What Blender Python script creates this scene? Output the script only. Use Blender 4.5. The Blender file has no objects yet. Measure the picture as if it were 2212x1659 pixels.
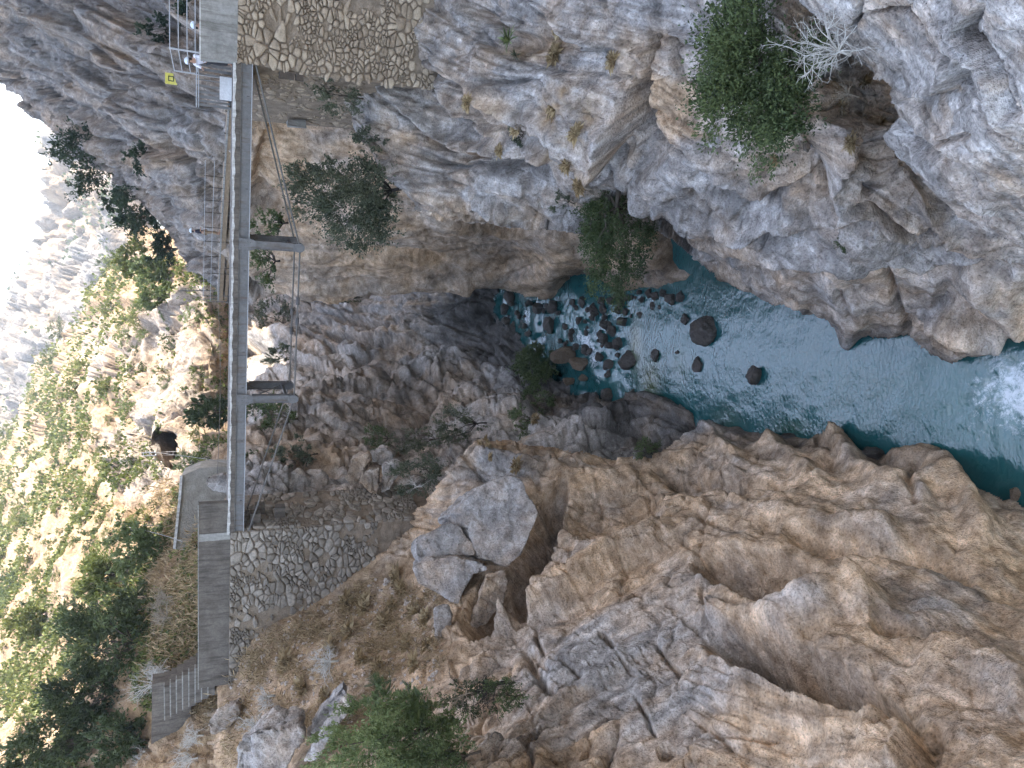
import bpy, bmesh, math, random
import numpy as np
from mathutils import Vector, Matrix
R = math.radians

# ---------------------------------------------------------------- camera, sky, sun, exposure
scn = bpy.context.scene
PITCH = 23.0                                   # the camera looks 23 degrees down; the phone was held sideways
FPX = 1597.0                                   # focal length in units of a 2212 x 1659 picture
cp, sp_ = math.cos(R(PITCH)), math.sin(R(PITCH))
VR = np.array((1.0, 0.0, 0.0)); VF = np.array((0.0, cp, -sp_)); VU = np.array((0.0, sp_, cp))
cam = bpy.data.cameras.new('camera'); camo = bpy.data.objects.new('camera', cam)
scn.collection.objects.link(camo)
cam.sensor_width = 36; cam.lens = 26; cam.clip_start = 0.1; cam.clip_end = 5000
m = Matrix.Identity(4)
for i in range(3):
    m[i][0] = -VU[i]; m[i][1] = VR[i]; m[i][2] = -VF[i]
camo.matrix_world = m
scn.camera = camo

SUN_AZ, SUN_EL = 75.0, 45.0                    # azimuth from +Y (ahead) towards +X
world = bpy.data.worlds.new('World'); scn.world = world; world.use_nodes = True
wn = world.node_tree.nodes; wl = world.node_tree.links; wn.clear()
sky = wn.new('ShaderNodeTexSky'); sky.sky_type = 'NISHITA'; sky.sun_disc = False
sky.sun_elevation = R(SUN_EL); sky.sun_rotation = R(SUN_AZ); sky.altitude = 300; sky.dust_density = 2.2; sky.air_density = 1.0
tcw = wn.new('ShaderNodeTexCoord'); mpw = wn.new('ShaderNodeMapping'); mpw.inputs['Scale'].default_value = (1.0, 1.0, 2.6)
nzw = wn.new('ShaderNodeTexNoise'); nzw.inputs['Scale'].default_value = 1.7; nzw.inputs['Detail'].default_value = 6; nzw.inputs['Roughness'].default_value = 0.55
rpw = wn.new('ShaderNodeValToRGB'); rpw.color_ramp.elements[0].position = 0.44; rpw.color_ramp.elements[1].position = 0.66
mxw = wn.new('ShaderNodeMix'); mxw.data_type = 'RGBA'; mxw.inputs[7].default_value = (7.0, 7.2, 7.6, 1)
bgw = wn.new('ShaderNodeBackground'); bgw.inputs['Strength'].default_value = 0.15
ow = wn.new('ShaderNodeOutputWorld')
wl.new(tcw.outputs['Generated'], mpw.inputs['Vector']); wl.new(mpw.outputs['Vector'], nzw.inputs['Vector'])
sxw = wn.new('ShaderNodeSeparateXYZ'); wl.new(tcw.outputs['Generated'], sxw.inputs[0])
hzw = wn.new('ShaderNodeMapRange'); hzw.inputs['From Min'].default_value = 0.62; hzw.inputs['From Max'].default_value = 0.2; hzw.inputs['To Min'].default_value = 0.36; hzw.inputs['To Max'].default_value = 1.0
mmw = wn.new('ShaderNodeMath'); mmw.operation = 'MULTIPLY'; wl.new(sxw.outputs['Z'], hzw.inputs['Value'])
wl.new(nzw.outputs['Fac'], rpw.inputs['Fac']); wl.new(rpw.outputs['Color'], mmw.inputs[0]); wl.new(hzw.outputs['Result'], mmw.inputs[1]); wl.new(mmw.outputs[0], mxw.inputs[0])
wl.new(sky.outputs['Color'], mxw.inputs[6]); wl.new(mxw.outputs[2], bgw.inputs['Color']); wl.new(bgw.outputs['Background'], ow.inputs['Surface'])

sl = bpy.data.lights.new('sun', 'SUN'); sl.energy = 3.0; sl.angle = R(0.5); sl.color = (1.0, 0.93, 0.82)
so = bpy.data.objects.new('sun', sl); scn.collection.objects.link(so)
SUND = Vector((math.sin(R(SUN_AZ)) * math.cos(R(SUN_EL)), math.cos(R(SUN_AZ)) * math.cos(R(SUN_EL)), math.sin(R(SUN_EL))))
so.rotation_euler = SUND.to_track_quat('Z', 'Y').to_euler()
so.location = (60, 20, 80)

scn.view_settings.view_transform = 'Standard'; scn.view_settings.look = 'None'
scn.view_settings.gamma = 1; scn.view_settings.use_curve_mapping = False
scn.view_settings.exposure = 2.55
scn.cycles.use_denoising = True; scn.cycles.use_adaptive_sampling = True; scn.cycles.adaptive_threshold = 0.024
scn.cycles.max_bounces = 8; scn.cycles.diffuse_bounces = 3; scn.cycles.transparent_max_bounces = 8; scn.cycles.volume_bounces = 0; scn.cycles.volume_max_steps = 64

# ---------------------------------------------------------------- picture point + distance -> place
WATER_Z = -25.0
def rays(x, y):
    x = np.asarray(x, float); y = np.asarray(y, float)
    return np.stack([829.5 - y + 0 * x, FPX * cp + (1106 - x) * sp_ + 0 * y, -FPX * sp_ + (1106 - x) * cp + 0 * y], -1)
def at(x, y, Y):
    r = rays(x, y); return r * (np.asarray(Y, float) / r[..., 1])[..., None]
def V(x, y, Y): return Vector(at(x, y, Y))
def on_water(x, z=WATER_Z):
    r = rays(x, 0.0); return float(z * r[1] / r[2])
def px(x, Y): return Y / float(rays(x, 0.0)[1])       # metres per picture unit at distance Y

# ---------------------------------------------------------------- noise
_rng = np.random.default_rng(7)
_perm = np.concatenate([_rng.permutation(256)] * 3).astype(np.int64)
_gr = _rng.normal(size=(256, 3)); _gr /= np.linalg.norm(_gr, axis=1)[:, None]; _gr = _gr.astype(np.float32)
_gx, _gy, _gz = (np.ascontiguousarray(_gr[:, i]) for i in range(3))
def pnoise(P):
    P = np.asarray(P, float); I = np.floor(P).astype(np.int64); F = (P - I).astype(np.float32); I &= 255
    U = F * F * F * (F * (F * 6 - 15) + 10); out = 0
    for dx in (0, 1):
        wx = U[:, 0] if dx else 1 - U[:, 0]
        for dy in (0, 1):
            wy = U[:, 1] if dy else 1 - U[:, 1]
            for dz in (0, 1):
                wz = U[:, 2] if dz else 1 - U[:, 2]
                h = _perm[_perm[_perm[(I[:, 0] + dx) & 255] + ((I[:, 1] + dy) & 255)] + ((I[:, 2] + dz) & 255)]
                out = out + wx * wy * wz * (_gx[h] * (F[:, 0] - dx) + _gy[h] * (F[:, 1] - dy) + _gz[h] * (F[:, 2] - dz))
    return out * 1.5
def fbm(P, o=4, lac=2.1, gain=0.5, off=0.0):
    P = np.asarray(P, float) + off; s = 0; a = 1.0
    for _ in range(o):
        s = s + a * pnoise(P); P = P * lac + 17.3; a *= gain
    return s
def ridged(P, o=4, lac=2.1, gain=0.5, off=0.0):
    P = np.asarray(P, float) + off; s = 0; a = 1.0; t = 0
    for _ in range(o):
        s = s + a * (1 - 2 * np.abs(pnoise(P))); t += a; P = P * lac + 11.7; a *= gain
    return s / t
_cj = _rng.random((256, 3)); _cv = _rng.random((256, 4)); _cj0, _cj1, _cj2 = (_cj[:, i].astype(np.float32) for i in range(3))
def worley(P):
    """distance to first and second cell points, a random per cell and a random tilt plane per cell"""
    P = np.asarray(P, float); I = np.floor(P).astype(np.int64); F = (P - I).astype(np.float32); n = len(P)
    fx, fy, fz = (np.ascontiguousarray(F[:, i]) for i in range(3)); ix, iy, iz = (I[:, i] & 255 for i in range(3))
    f1 = np.full(n, 9.0, np.float32); f2 = np.full(n, 9.0, np.float32); idx = np.zeros(n, np.int64); cell = np.zeros(n, np.int64)
    for dx in (-1, 0, 1):
        px_ = _perm[(ix + dx) & 255]
        for dy in (-1, 0, 1):
            py_ = _perm[px_ + ((iy + dy) & 255)]
            for dz in (-1, 0, 1):
                h = _perm[py_ + ((iz + dz) & 255)]
                d = (fx - dx - _cj0[h]) ** 2 + (fy - dy - _cj1[h]) ** 2 + (fz - dz - _cj2[h]) ** 2
                nb = d < f1; f2 = np.where(nb, f1, np.minimum(f2, d)); f1 = np.where(nb, d, f1)
                idx = np.where(nb, h, idx); cell = np.where(nb, dx * 9 + dy * 3 + dz + 13, cell)
    off = np.stack([cell // 9 - 1, cell // 3 % 3 - 1, cell % 3 - 1], -1); rel = F - off - _cj[idx]; r = _cv[idx]
    return np.sqrt(f1), np.sqrt(f2), r[:, 0], (rel * (r[:, 1:] - 0.5)).sum(1)
def sstep(a, b, x):
    t = np.clip((x - a) / (b - a), 0, 1); return t * t * (3 - 2 * t)
def rotm(ax, deg): return np.array(Matrix.Rotation(R(deg), 3, ax))

# ---------------------------------------------------------------- objects
COL = scn.collection
def tag(o, label=None, cat=None, group=None, kind=None):
    if label: o['label'] = label
    if cat: o['category'] = cat
    if group: o['group'] = group
    if kind: o['kind'] = kind
    return o
def empty(name, loc=(0, 0, 0), rz=0.0):
    o = bpy.data.objects.new(name, None); COL.objects.link(o); o.location = loc; o.rotation_euler = (0, 0, rz)
    o.empty_display_size = 0.2
    return o
def link(name, me, mat=None, parent=None):
    o = bpy.data.objects.new(name, me); COL.objects.link(o)
    if mat is not None and len(me.materials) == 0: me.materials.append(mat)
    if parent is not None: o.parent = parent
    return o
def mesh_np(name, verts, faces, smooth=True):
    me = bpy.data.meshes.new(name)
    verts = np.ascontiguousarray(verts, np.float32); nv = len(verts)
    me.vertices.add(nv); me.vertices.foreach_set('co', verts.ravel())
    if isinstance(faces, np.ndarray):
        k = faces.shape[1]; nf = len(faces)
        me.loops.add(nf * k); me.loops.foreach_set('vertex_index', faces.astype(np.int32).ravel())
        me.polygons.add(nf); me.polygons.foreach_set('loop_start', np.arange(0, nf * k, k, dtype=np.int32))
        me.polygons.foreach_set('loop_total', np.full(nf, k, np.int32))
        me.polygons.foreach_set('use_smooth', np.full(nf, smooth))
    me.update(calc_edges=True); me.validate()
    return me
def set_attr(me, name, arr):
    a = me.attributes.new(name, 'FLOAT_COLOR', 'POINT')
    d = np.ones((len(arr), 4), np.float32); d[:, :arr.shape[1]] = arr
    a.data.foreach_set('color', d.ravel())
class MB:
    """collects boxes, bars and tubes; build() links them as one mesh object"""
    def __init__(s): s.v = []; s.f = []
    def add(s, vs, fs):
        o = len(s.v); s.v += [tuple(p) for p in vs]; s.f += [tuple(i + o for i in f) for f in fs]; return s
    def hexa(s, c):                             # 8 corners: bottom 4 ccw, top 4 ccw
        return s.add(c, [(0, 3, 2, 1), (4, 5, 6, 7), (0, 1, 5, 4), (1, 2, 6, 5), (2, 3, 7, 6), (3, 0, 4, 7)])
    def box(s, a, b):
        (x0, y0, z0), (x1, y1, z1) = a, b
        return s.hexa([(x0, y0, z0), (x1, y0, z0), (x1, y1, z0), (x0, y1, z0), (x0, y0, z1), (x1, y0, z1), (x1, y1, z1), (x0, y1, z1)])
    def bar(s, p, q, w, h, up=(0, 0, 1)):
        p, q = Vector(p), Vector(q); d = (q - p).normalized(); up = Vector(up)
        if abs(d.dot(up)) > 0.98: up = Vector((0, 1, 0))
        a = d.cross(up).normalized(); b = a.cross(d).normalized()
        c = [e + a * sx * w / 2 + b * sy * h / 2 for e in (p, q) for sx, sy in ((-1, -1), (1, -1), (1, 1), (-1, 1))]
        return s.add(c, [(0, 3, 2, 1), (4, 5, 6, 7), (0, 1, 5, 4), (1, 2, 6, 5), (2, 3, 7, 6), (3, 0, 4, 7)][:6])
    def tube(s, pts, rad, n=6, cap=True):
        pts = [Vector(p) for p in pts]; rr = rad if isinstance(rad, (list, tuple)) else [rad] * len(pts)
        o = len(s.v); ref = Vector((0.31, 0.27, 0.91))
        for i, p in enumerate(pts):
            d = (pts[min(i + 1, len(pts) - 1)] - pts[max(i - 1, 0)]).normalized()
            a = d.cross(ref); a = (a if a.length > 0.05 else d.cross(Vector((1, 0, 0)))).normalized(); b = d.cross(a)
            for k in range(n):
                t = 2 * math.pi * k / n; s.v.append(tuple(p + (a * math.cos(t) + b * math.sin(t)) * rr[i]))
        for i in range(len(pts) - 1):
            for k in range(n):
                k2 = (k + 1) % n; s.f.append((o + i * n + k, o + i * n + k2, o + (i + 1) * n + k2, o + (i + 1) * n + k))
        if cap:
            s.f.append(tuple(o + k for k in range(n - 1, -1, -1))); s.f.append(tuple(o + (len(pts) - 1) * n + k for k in range(n)))
        return s
    def mesh(s, name, smooth=False):
        me = bpy.data.meshes.new(name); me.from_pydata(s.v, [], s.f); me.update()
        bm = bmesh.new(); bm.from_mesh(me); bmesh.ops.recalc_face_normals(bm, faces=bm.faces[:]); bm.to_mesh(me); bm.free()
        if smooth: me.polygons.foreach_set('use_smooth', [True] * len(me.polygons))
        return me
    def build(s, name, mat, parent=None, smooth=False):
        return link(name, s.mesh(name, smooth), mat, parent)

# ---------------------------------------------------------------- materials
class NT:
    def __init__(s, name):
        s.m = bpy.data.materials.new(name); s.m.use_nodes = True; s.t = s.m.node_tree; s.t.nodes.clear()
        s.out = s.t.nodes.new('ShaderNodeOutputMaterial'); s.p = s.t.nodes.new('ShaderNodeBsdfPrincipled')
        s.t.links.new(s.p.outputs[0], s.out.inputs['Surface'])
        s.p.inputs['Specular IOR Level'].default_value = 0.25; s.p.inputs['Roughness'].default_value = 0.9
    def l(s, a, b): s.t.links.new(a, b)
    def n(s, t, **k):
        nd = s.t.nodes.new(t)
        for a, b in k.items(): setattr(nd, a, b)
        return nd
    def coord(s, kind='Object', scale=None, rot=None):
        c = s.n('ShaderNodeTexCoord').outputs[kind]
        if scale is None and rot is None: return c
        mp = s.n('ShaderNodeMapping'); s.l(c, mp.inputs['Vector'])
        if scale: mp.inputs['Scale'].default_value = scale
        if rot: mp.inputs['Rotation'].default_value = rot
        return mp.outputs['Vector']
    def noise(s, vec, scale, det=4, rough=0.55, dist=0.0):
        nd = s.n('ShaderNodeTexNoise'); s.l(vec, nd.inputs['Vector']); nd.inputs['Scale'].default_value = scale
        nd.inputs['Detail'].default_value = det; nd.inputs['Roughness'].default_value = rough; nd.inputs['Distortion'].default_value = dist
        return nd.outputs['Fac']
    def vor(s, vec, scale, feat='F1', out='Distance', rnd=1.0):
        nd = s.n('ShaderNodeTexVoronoi', feature=feat); s.l(vec, nd.inputs['Vector']); nd.inputs['Scale'].default_value = scale
        nd.inputs['Randomness'].default_value = rnd
        return nd.outputs[out]
    def ramp(s, fac, stops, interp='LINEAR'):
        nd = s.n('ShaderNodeValToRGB'); e = nd.color_ramp.elements; nd.color_ramp.interpolation = interp
        while len(e) < len(stops): e.new(0.5)
        for i, (p, c) in enumerate(stops):
            e[i].position = p; e[i].color = (c, c, c, 1) if isinstance(c, (int, float)) else (*c, 1)
        s.l(fac, nd.inputs['Fac']); return nd.outputs['Color']
    def mix(s, fac, a, b, mode='MIX'):
        nd = s.n('ShaderNodeMix', data_type='RGBA', blend_type=mode)
        for v, i in ((fac, 0), (a, 6), (b, 7)):
            if hasattr(v, 'is_output'): s.l(v, nd.inputs[i])
            else: nd.inputs[i].default_value = v if i == 0 else ((*v, 1) if len(v) == 3 else v)
        return nd.outputs[2]
    def math(s, op, a, b=None, clamp=False):
        nd = s.n('ShaderNodeMath', operation=op, use_clamp=clamp)
        for v, i in ((a, 0), (b, 1)):
            if v is None: continue
            if hasattr(v, 'is_output'): s.l(v, nd.inputs[i])
            else: nd.inputs[i].default_value = v
        return nd.outputs[0]
    def bump(s, h, strength=0.5, dist=0.1, prev=None):
        nd = s.n('ShaderNodeBump'); nd.inputs['Strength'].default_value = strength; nd.inputs['Distance'].default_value = dist
        s.l(h, nd.inputs['Height'])
        if prev is not None: s.l(prev, nd.inputs['Normal'])
        return nd.outputs['Normal']
    def attr(s, name):
        nd = s.n('ShaderNodeAttribute', attribute_name=name); return nd
    def done(s, col, nrm=None, rough=None):
        if hasattr(col, 'is_output'): s.l(col, s.p.inputs['Base Color'])
        else: s.p.inputs['Base Color'].default_value = (*col, 1)
        if nrm is not None: s.l(nrm, s.p.inputs['Normal'])
        if rough is not None:
            if hasattr(rough, 'is_output'): s.l(rough, s.p.inputs['Roughness'])
            else: s.p.inputs['Roughness'].default_value = rough
        return s.m

def mat_rock(name, scale=1.0, use_attr=True, tan=0.2, light=1.0, bump=1.0, det=5):
    """limestone: vertex channels give tan-ness, lightness and soil cover of the stone; noise gives grain and relief"""
    t = NT(name); c = t.coord('Object')
    if use_attr:
        a = t.attr('rk'); sep = t.n('ShaderNodeSeparateColor'); t.l(a.outputs['Color'], sep.inputs[0])
        ta, li, st = sep.outputs[0], sep.outputs[1], sep.outputs[2]
    n2 = t.noise(c, 2.6 * scale, det, 0.7, 0.3); n3 = t.noise(c, 15 * scale, 3, 0.7)
    grey = t.ramp(n2, [(0.25, (0.15, 0.13, 0.115)), (0.42, (0.275, 0.25, 0.228)), (0.56, (0.37, 0.345, 0.32)), (0.74, (0.5, 0.475, 0.45))])
    tanc = t.ramp(n2, [(0.25, (0.2, 0.12, 0.062)), (0.45, (0.41, 0.283, 0.176)), (0.6, (0.525, 0.385, 0.258)), (0.78, (0.62, 0.492, 0.355))])
    col = t.mix(ta if use_attr else tan, grey, tanc)
    col = t.mix(1.0, col, t.ramp(n3, [(0.32, 0.5), (0.46, 0.96), (0.56, 1.04), (0.7, 1.3)]), 'MULTIPLY')
    if use_attr:
        lm = t.math('MULTIPLY', li, 2.0)
        g = t.n('ShaderNodeCombineColor'); [t.l(lm, g.inputs[i]) for i in range(3)]
        col = t.mix(1.0, col, g.outputs[0], 'MULTIPLY')
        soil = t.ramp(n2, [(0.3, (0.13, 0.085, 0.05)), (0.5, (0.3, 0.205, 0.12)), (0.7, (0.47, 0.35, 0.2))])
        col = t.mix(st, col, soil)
    else:
        col = t.mix(1.0, col, (light, light, light), 'MULTIPLY')
    h = t.math('ADD', t.math('MULTIPLY', n2, 1.0), t.math('MULTIPLY', n3, 0.45))
    return t.done(col, t.bump(h, 0.9 * bump, 0.15 / scale), 0.93)
M_ROCK = mat_rock('limestone')
M_ROCKF = mat_rock('limestone_far', 0.32)
def mat_flat(name, c1, c2, scale=3.0, rough=0.85, bump=0.3, dist=0.03, stretch=None, metal=0.0):
    t = NT(name); c = t.coord('Object', stretch) if stretch else t.coord('Object')
    n = t.noise(c, scale, 6, 0.65); n2 = t.noise(c, scale * 7, 4, 0.6)
    col = t.ramp(n, [(0.3, c1), (0.7, c2)])
    col = t.mix(1.0, col, t.ramp(n2, [(0.3, 0.82), (0.7, 1.12)]), 'MULTIPLY')
    t.p.inputs['Metallic'].default_value = metal
    return t.done(col, t.bump(t.math('ADD', n2, n), bump, dist), rough)
# ================================================================ TERRAIN
def seg_dist(X, Yp, pts, closed=False):
    """distance to a polyline, signed side (left of travel positive) and clearance from its ends"""
    pts = np.asarray(pts, float)
    if closed: pts = np.vstack([pts, pts[:1]])
    best = np.full(X.shape, 1e9); side = np.zeros(X.shape); tt = np.zeros(X.shape); n = len(pts) - 1
    for i in range(n):
        ax, ay = pts[i]; bx, by = pts[i + 1]; dx, dy = bx - ax, by - ay; L2 = dx * dx + dy * dy + 1e-9
        t0 = ((X - ax) * dx + (Yp - ay) * dy) / L2; t = np.clip(t0, 0, 1)
        d = np.hypot(X - ax - t * dx, Yp - ay - t * dy)
        nb = d < best; best = np.where(nb, d, best)
        side = np.where(nb, np.sign(dx * (Yp - ay) - dy * (X - ax)), side); tt = np.where(nb, (i + t) / n, tt)
    return best, side, tt
def inside(X, Yp, poly):
    r = np.zeros(X.shape, bool); n = len(poly)
    for i in range(n):
        ax, ay = poly[i]; bx, by = poly[(i + 1) % n]
        c = ((ay > Yp) != (by > Yp)) & (X < (bx - ax) * (Yp - ay) / (by - ay + 1e-12) + ax)
        r ^= c
    return r
def tps(ctrl):
    A = np.array([(c[0] / 1000.0, c[1] / 1000.0) for c in ctrl])
    v = np.log([on_water(c[0]) if c[2] == 'w' else c[2] for c in ctrl])
    def U(d): return d * d * np.log(d + 1e-9)
    K = U(np.hypot(A[:, None, 0] - A[None, :, 0], A[:, None, 1] - A[None, :, 1])) + np.eye(len(A)) * 2e-4
    Pm = np.hstack([np.ones((len(A), 1)), A]); Z = np.zeros((3, 3))
    s = np.linalg.solve(np.block([[K, Pm], [Pm.T, Z]]), np.concatenate([v, np.zeros(3)]))
    def ev(x, y):
        x = x / 1000.0; y = y / 1000.0; o = s[-3] + s[-2] * x + s[-1] * y
        for i, a in enumerate(A): o = o + s[i] * U(np.hypot(x - a[0], y - a[1]))
        return np.exp(o)
    return ev
SHEETS = {}
def axis(a, b, st, lo, hi):
    """fine steps where the photograph looks, coarser ones beyond its edges"""
    v = [np.arange(max(a, lo), min(b, hi) + st, st)]
    if a < lo: v.insert(0, np.arange(lo, a - 1, -st * 3.5)[1:][::-1])
    if b > hi: v.append(np.arange(v[-1][-1], b + 1, st * 3.5)[1:])
    return np.concatenate(v)
def grid_ix(sheetname, x, y):
    xs, ys, P, m = SHEETS[sheetname]
    return np.clip(np.searchsorted(xs, x), 0, len(xs) - 1), np.clip(np.searchsorted(ys, y), 0, len(ys) - 1)
def sheet(name, poly, ctrl, step, disp, feats=(), paint=None, mat=None, skirt=(1.5, 4.0), edge=5.0, warp=7.0, tsc=1.0, seed=0.0, extra=None, holes=(), jit=0.3, flowf=None):
    """a rock face: its outline, how far away it is at some points of it, the relief and the stone's own colours"""
    pl = np.array(poly, float); x0, y0 = pl.min(0); x1, y1 = pl.max(0)
    xs = axis(x0, x1, step, -25, 2240); ys = axis(y0, y1, step, -25, 1690)
    X, Yp = np.meshgrid(xs, ys, indexing='ij'); sh = X.shape
    Q = np.stack([X.ravel() / 60.0, Yp.ravel() / 60.0, np.full(X.size, seed)], -1)
    w1 = fbm(Q, 4).reshape(sh); w2 = fbm(Q, 4, off=31.7).reshape(sh)
    m = inside(X + w1 * edge, Yp + w2 * edge, poly)
    for h_ in holes: m &= ~inside(X, Yp, h_)
    ev = tps(ctrl); D = ev(X, Yp)
    if extra is not None: D = extra(X, Yp, D)
    P = at(X, Yp, D)
    gx = np.gradient(P, axis=0); gy = np.gradient(P, axis=1)
    N = np.cross(gx.reshape(-1, 3), gy.reshape(-1, 3)); N /= np.linalg.norm(N, axis=1)[:, None] + 1e-12
    flip = (N * P.reshape(-1, 3)).sum(1) > 0; N[flip] *= -1
    P3 = P.reshape(-1, 3); mr = m.ravel()
    H = np.zeros(X.size); H[mr] = disp(P3[mr], X.ravel()[mr], Yp.ravel()[mr]); H = H.reshape(sh)
    Xw = X + w1 * warp; Yw = Yp + w2 * warp
    tanm = np.zeros(sh); lim = np.ones(sh); som = np.zeros(sh)
    for f in feats:
        k = f[0]
        if k == 'p':
            cx, cy, rx, ry, ro = f[1]; ca, sa = math.cos(R(ro)), math.sin(R(ro))
            a = ((Xw - cx) * ca + (Yw - cy) * sa) / rx; b = (-(Xw - cx) * sa + (Yw - cy) * ca) / ry
            r2 = a * a + b * b
            H = H - f[2] * np.clip(1 - r2, 0, 1) ** (f[3] if len(f) > 3 else 1.0)
            continue
        pts = f[1]; w = f[2]; h = f[3]; reach = (f[4] if len(f) > 4 else 60.0)
        pa = np.array(pts, float); mg = 3 * w + reach * 2
        i0, i1 = np.searchsorted(xs, [pa[:, 0].min() - mg, pa[:, 0].max() + mg]); j0, j1 = np.searchsorted(ys, [pa[:, 1].min() - mg, pa[:, 1].max() + mg])
        if i1 <= i0 or j1 <= j0: continue
        d, s, tt = seg_dist(Xw[i0:i1, j0:j1], Yw[i0:i1, j0:j1], pts)
        fade = np.clip(np.minimum(tt, 1 - tt) * 7, 0.12, 1) if k != 'r' else 1.0
        if k == 'c':
            H[i0:i1, j0:j1] -= h * fade * np.exp(-(d / w) ** 2)
        elif k == 'r':
            H[i0:i1, j0:j1] += h * np.exp(-(d / w) ** 2)
        elif k == 's':
            H[i0:i1, j0:j1] += h * fade * np.tanh(s * d / w) * np.exp(-d / reach)
    P3 = P3 + N * H.ravel()[:, None]
    col = np.zeros((X.size, 3)); Pm = P3[mr]
    cm = paint(Pm, X.ravel()[mr], Yp.ravel()[mr], Xw.ravel()[mr], Yw.ravel()[mr], N[mr], H.ravel()[mr])
    j = fbm(Pm * 0.55 * tsc, 4, off=71, gain=0.6)                     # patchy iron staining, grey crust, lichen
    cm[:, 0] = np.where(cm[:, 0] > 0.004, cm[:, 0] + jit * j, 0)
    d = fbm(Pm * 1.25 * tsc, 4, off=83, gain=0.65); l = fbm(Pm * 3.1 * tsc, 3, off=97)
    cm[:, 1] *= (1 + 0.42 * np.clip(d, -1.2, 0.6)) * (1 + 0.35 * sstep(0.25, 0.6, l) * (1 - np.clip(cm[:, 0], 0, 1)))
    if flowf is not None:                                             # run-off and bedding streaks
        b_, a_ = flowf(X.ravel()[mr], Yp.ravel()[mr])
        cm[:, 0] = np.where(cm[:, 0] > 0.004, cm[:, 0] + 0.3 * fl_noise(b_, a_, 34, 7, seed + 1), 0); cm[:, 1] *= np.clip(1 + 0.34 * fl_noise(b_, a_, 19, 7, seed + 2) + 0.2 * fl_noise(b_, a_, 6, 9, seed + 3), 0.4, 1.5)
    cm[:, 2] *= 1 + 0.7 * fbm(Pm * 2.0 * tsc, 3, off=91)
    col[mr] = np.clip(cm, 0, 1)
    idx = np.full(sh, -1); idx[m] = np.arange(m.sum())
    verts = P3[m.ravel()]; cols = np.clip(col[m.ravel()], 0, 2)
    a, b, c, d = idx[:-1, :-1], idx[1:, :-1], idx[1:, 1:], idx[:-1, 1:]
    ok = (a >= 0) & (b >= 0) & (c >= 0) & (d >= 0)
    faces = np.stack([a[ok], d[ok], c[ok], b[ok]], -1)
    if skirt:
        e = np.vstack([faces[:, [0, 1]], faces[:, [1, 2]], faces[:, [2, 3]], faces[:, [3, 0]]])
        key = np.sort(e, 1); u, inv, cnt = np.unique(key[:, 0] * 10000000 + key[:, 1], return_inverse=True, return_counts=True)
        be = e[cnt[inv] == 1]
        bv = np.unique(be); mp = np.full(len(verts), -1); mp[bv] = np.arange(len(bv))
        gid = np.argwhere(m); uv = np.stack([X[m], Yp[m]], -1)[bv]
        cen = []
        dd = np.zeros(sh); mf = m.astype(float)                  # inward direction from a blurred mask
        bl = mf.copy()
        for _ in range(6):
            bl[1:-1, 1:-1] = (bl[1:-1, 1:-1] + bl[:-2, 1:-1] + bl[2:, 1:-1] + bl[1:-1, :-2] + bl[1:-1, 2:]) / 5
        g0, g1 = np.gradient(bl); gi = gid[bv]; gd = np.stack([g0[gi[:, 0], gi[:, 1]], g1[gi[:, 0], gi[:, 1]]], -1)
        gd /= np.linalg.norm(gd, axis=1)[:, None] + 1e-9
        prev = bv; base = len(verts); V_ = [verts]; C_ = [cols]; F_ = [faces]; nv = base
        Yb = verts[bv][:, 1]
        for k_, (sh_in, back) in enumerate(((3.0, skirt[0] * 0.35), (9.0, skirt[0]), (22.0, skirt[1]))):
            q = uv + gd * sh_in; pos = at(q[:, 0], q[:, 1], Yb + back) + 0
            V_.append(pos); C_.append(cols[bv]); cur = nv + np.arange(len(bv)); nv += len(bv)
            i, j = be[:, 0], be[:, 1]
            if k_ == 0: F_.append(np.stack([j, i, cur[mp[i]], cur[mp[j]]], -1))
            else: F_.append(np.stack([last[mp[j]], last[mp[i]], cur[mp[i]], cur[mp[j]]], -1))
            last = cur
        verts = np.vstack(V_); cols = np.vstack(C_); faces = np.vstack(F_)
    me = mesh_np(name, verts, faces); set_attr(me, 'rk', cols)
    o = link(name, me, mat or M_ROCK); o['kind'] = 'structure'
    # lookup of the finished surface, for placing things on it
    SHEETS[name] = (xs, ys, P3.reshape(sh + (3,)), m)
    return o
def surf(name, x, y):
    i, j = grid_ix(name, x, y); return Vector(SHEETS[name][2][i, j])
def blobs(Xw, Yw, lst):
    """soft patches of a stone colour: (x, y, rx, ry, amount)"""
    o = np.zeros(Xw.shape)
    for cx, cy, rx, ry, a in lst:
        o += a * np.exp(-(((Xw - cx) / rx) ** 2 + ((Yw - cy) / ry) ** 2))
    return o

def strata(P, scale, rot, oct_=4):
    """layered relief: fine across the beds, long along them"""
    Q = (P @ rot.T) * np.array((0.22, 0.22, 1.0)) * scale
    return ridged(Q, oct_, 2.0, 0.55)
def blocky(P, s, amp):
    f1, f2, r, t = worley(P * s + fbm(P * s * 1.3, 2)[:, None] * 0.25)
    return amp * ((r - 0.5) * 0.9 + t * 1.2) - amp * 0.55 * np.exp(-((f2 - f1) / 0.06) ** 2)

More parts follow.
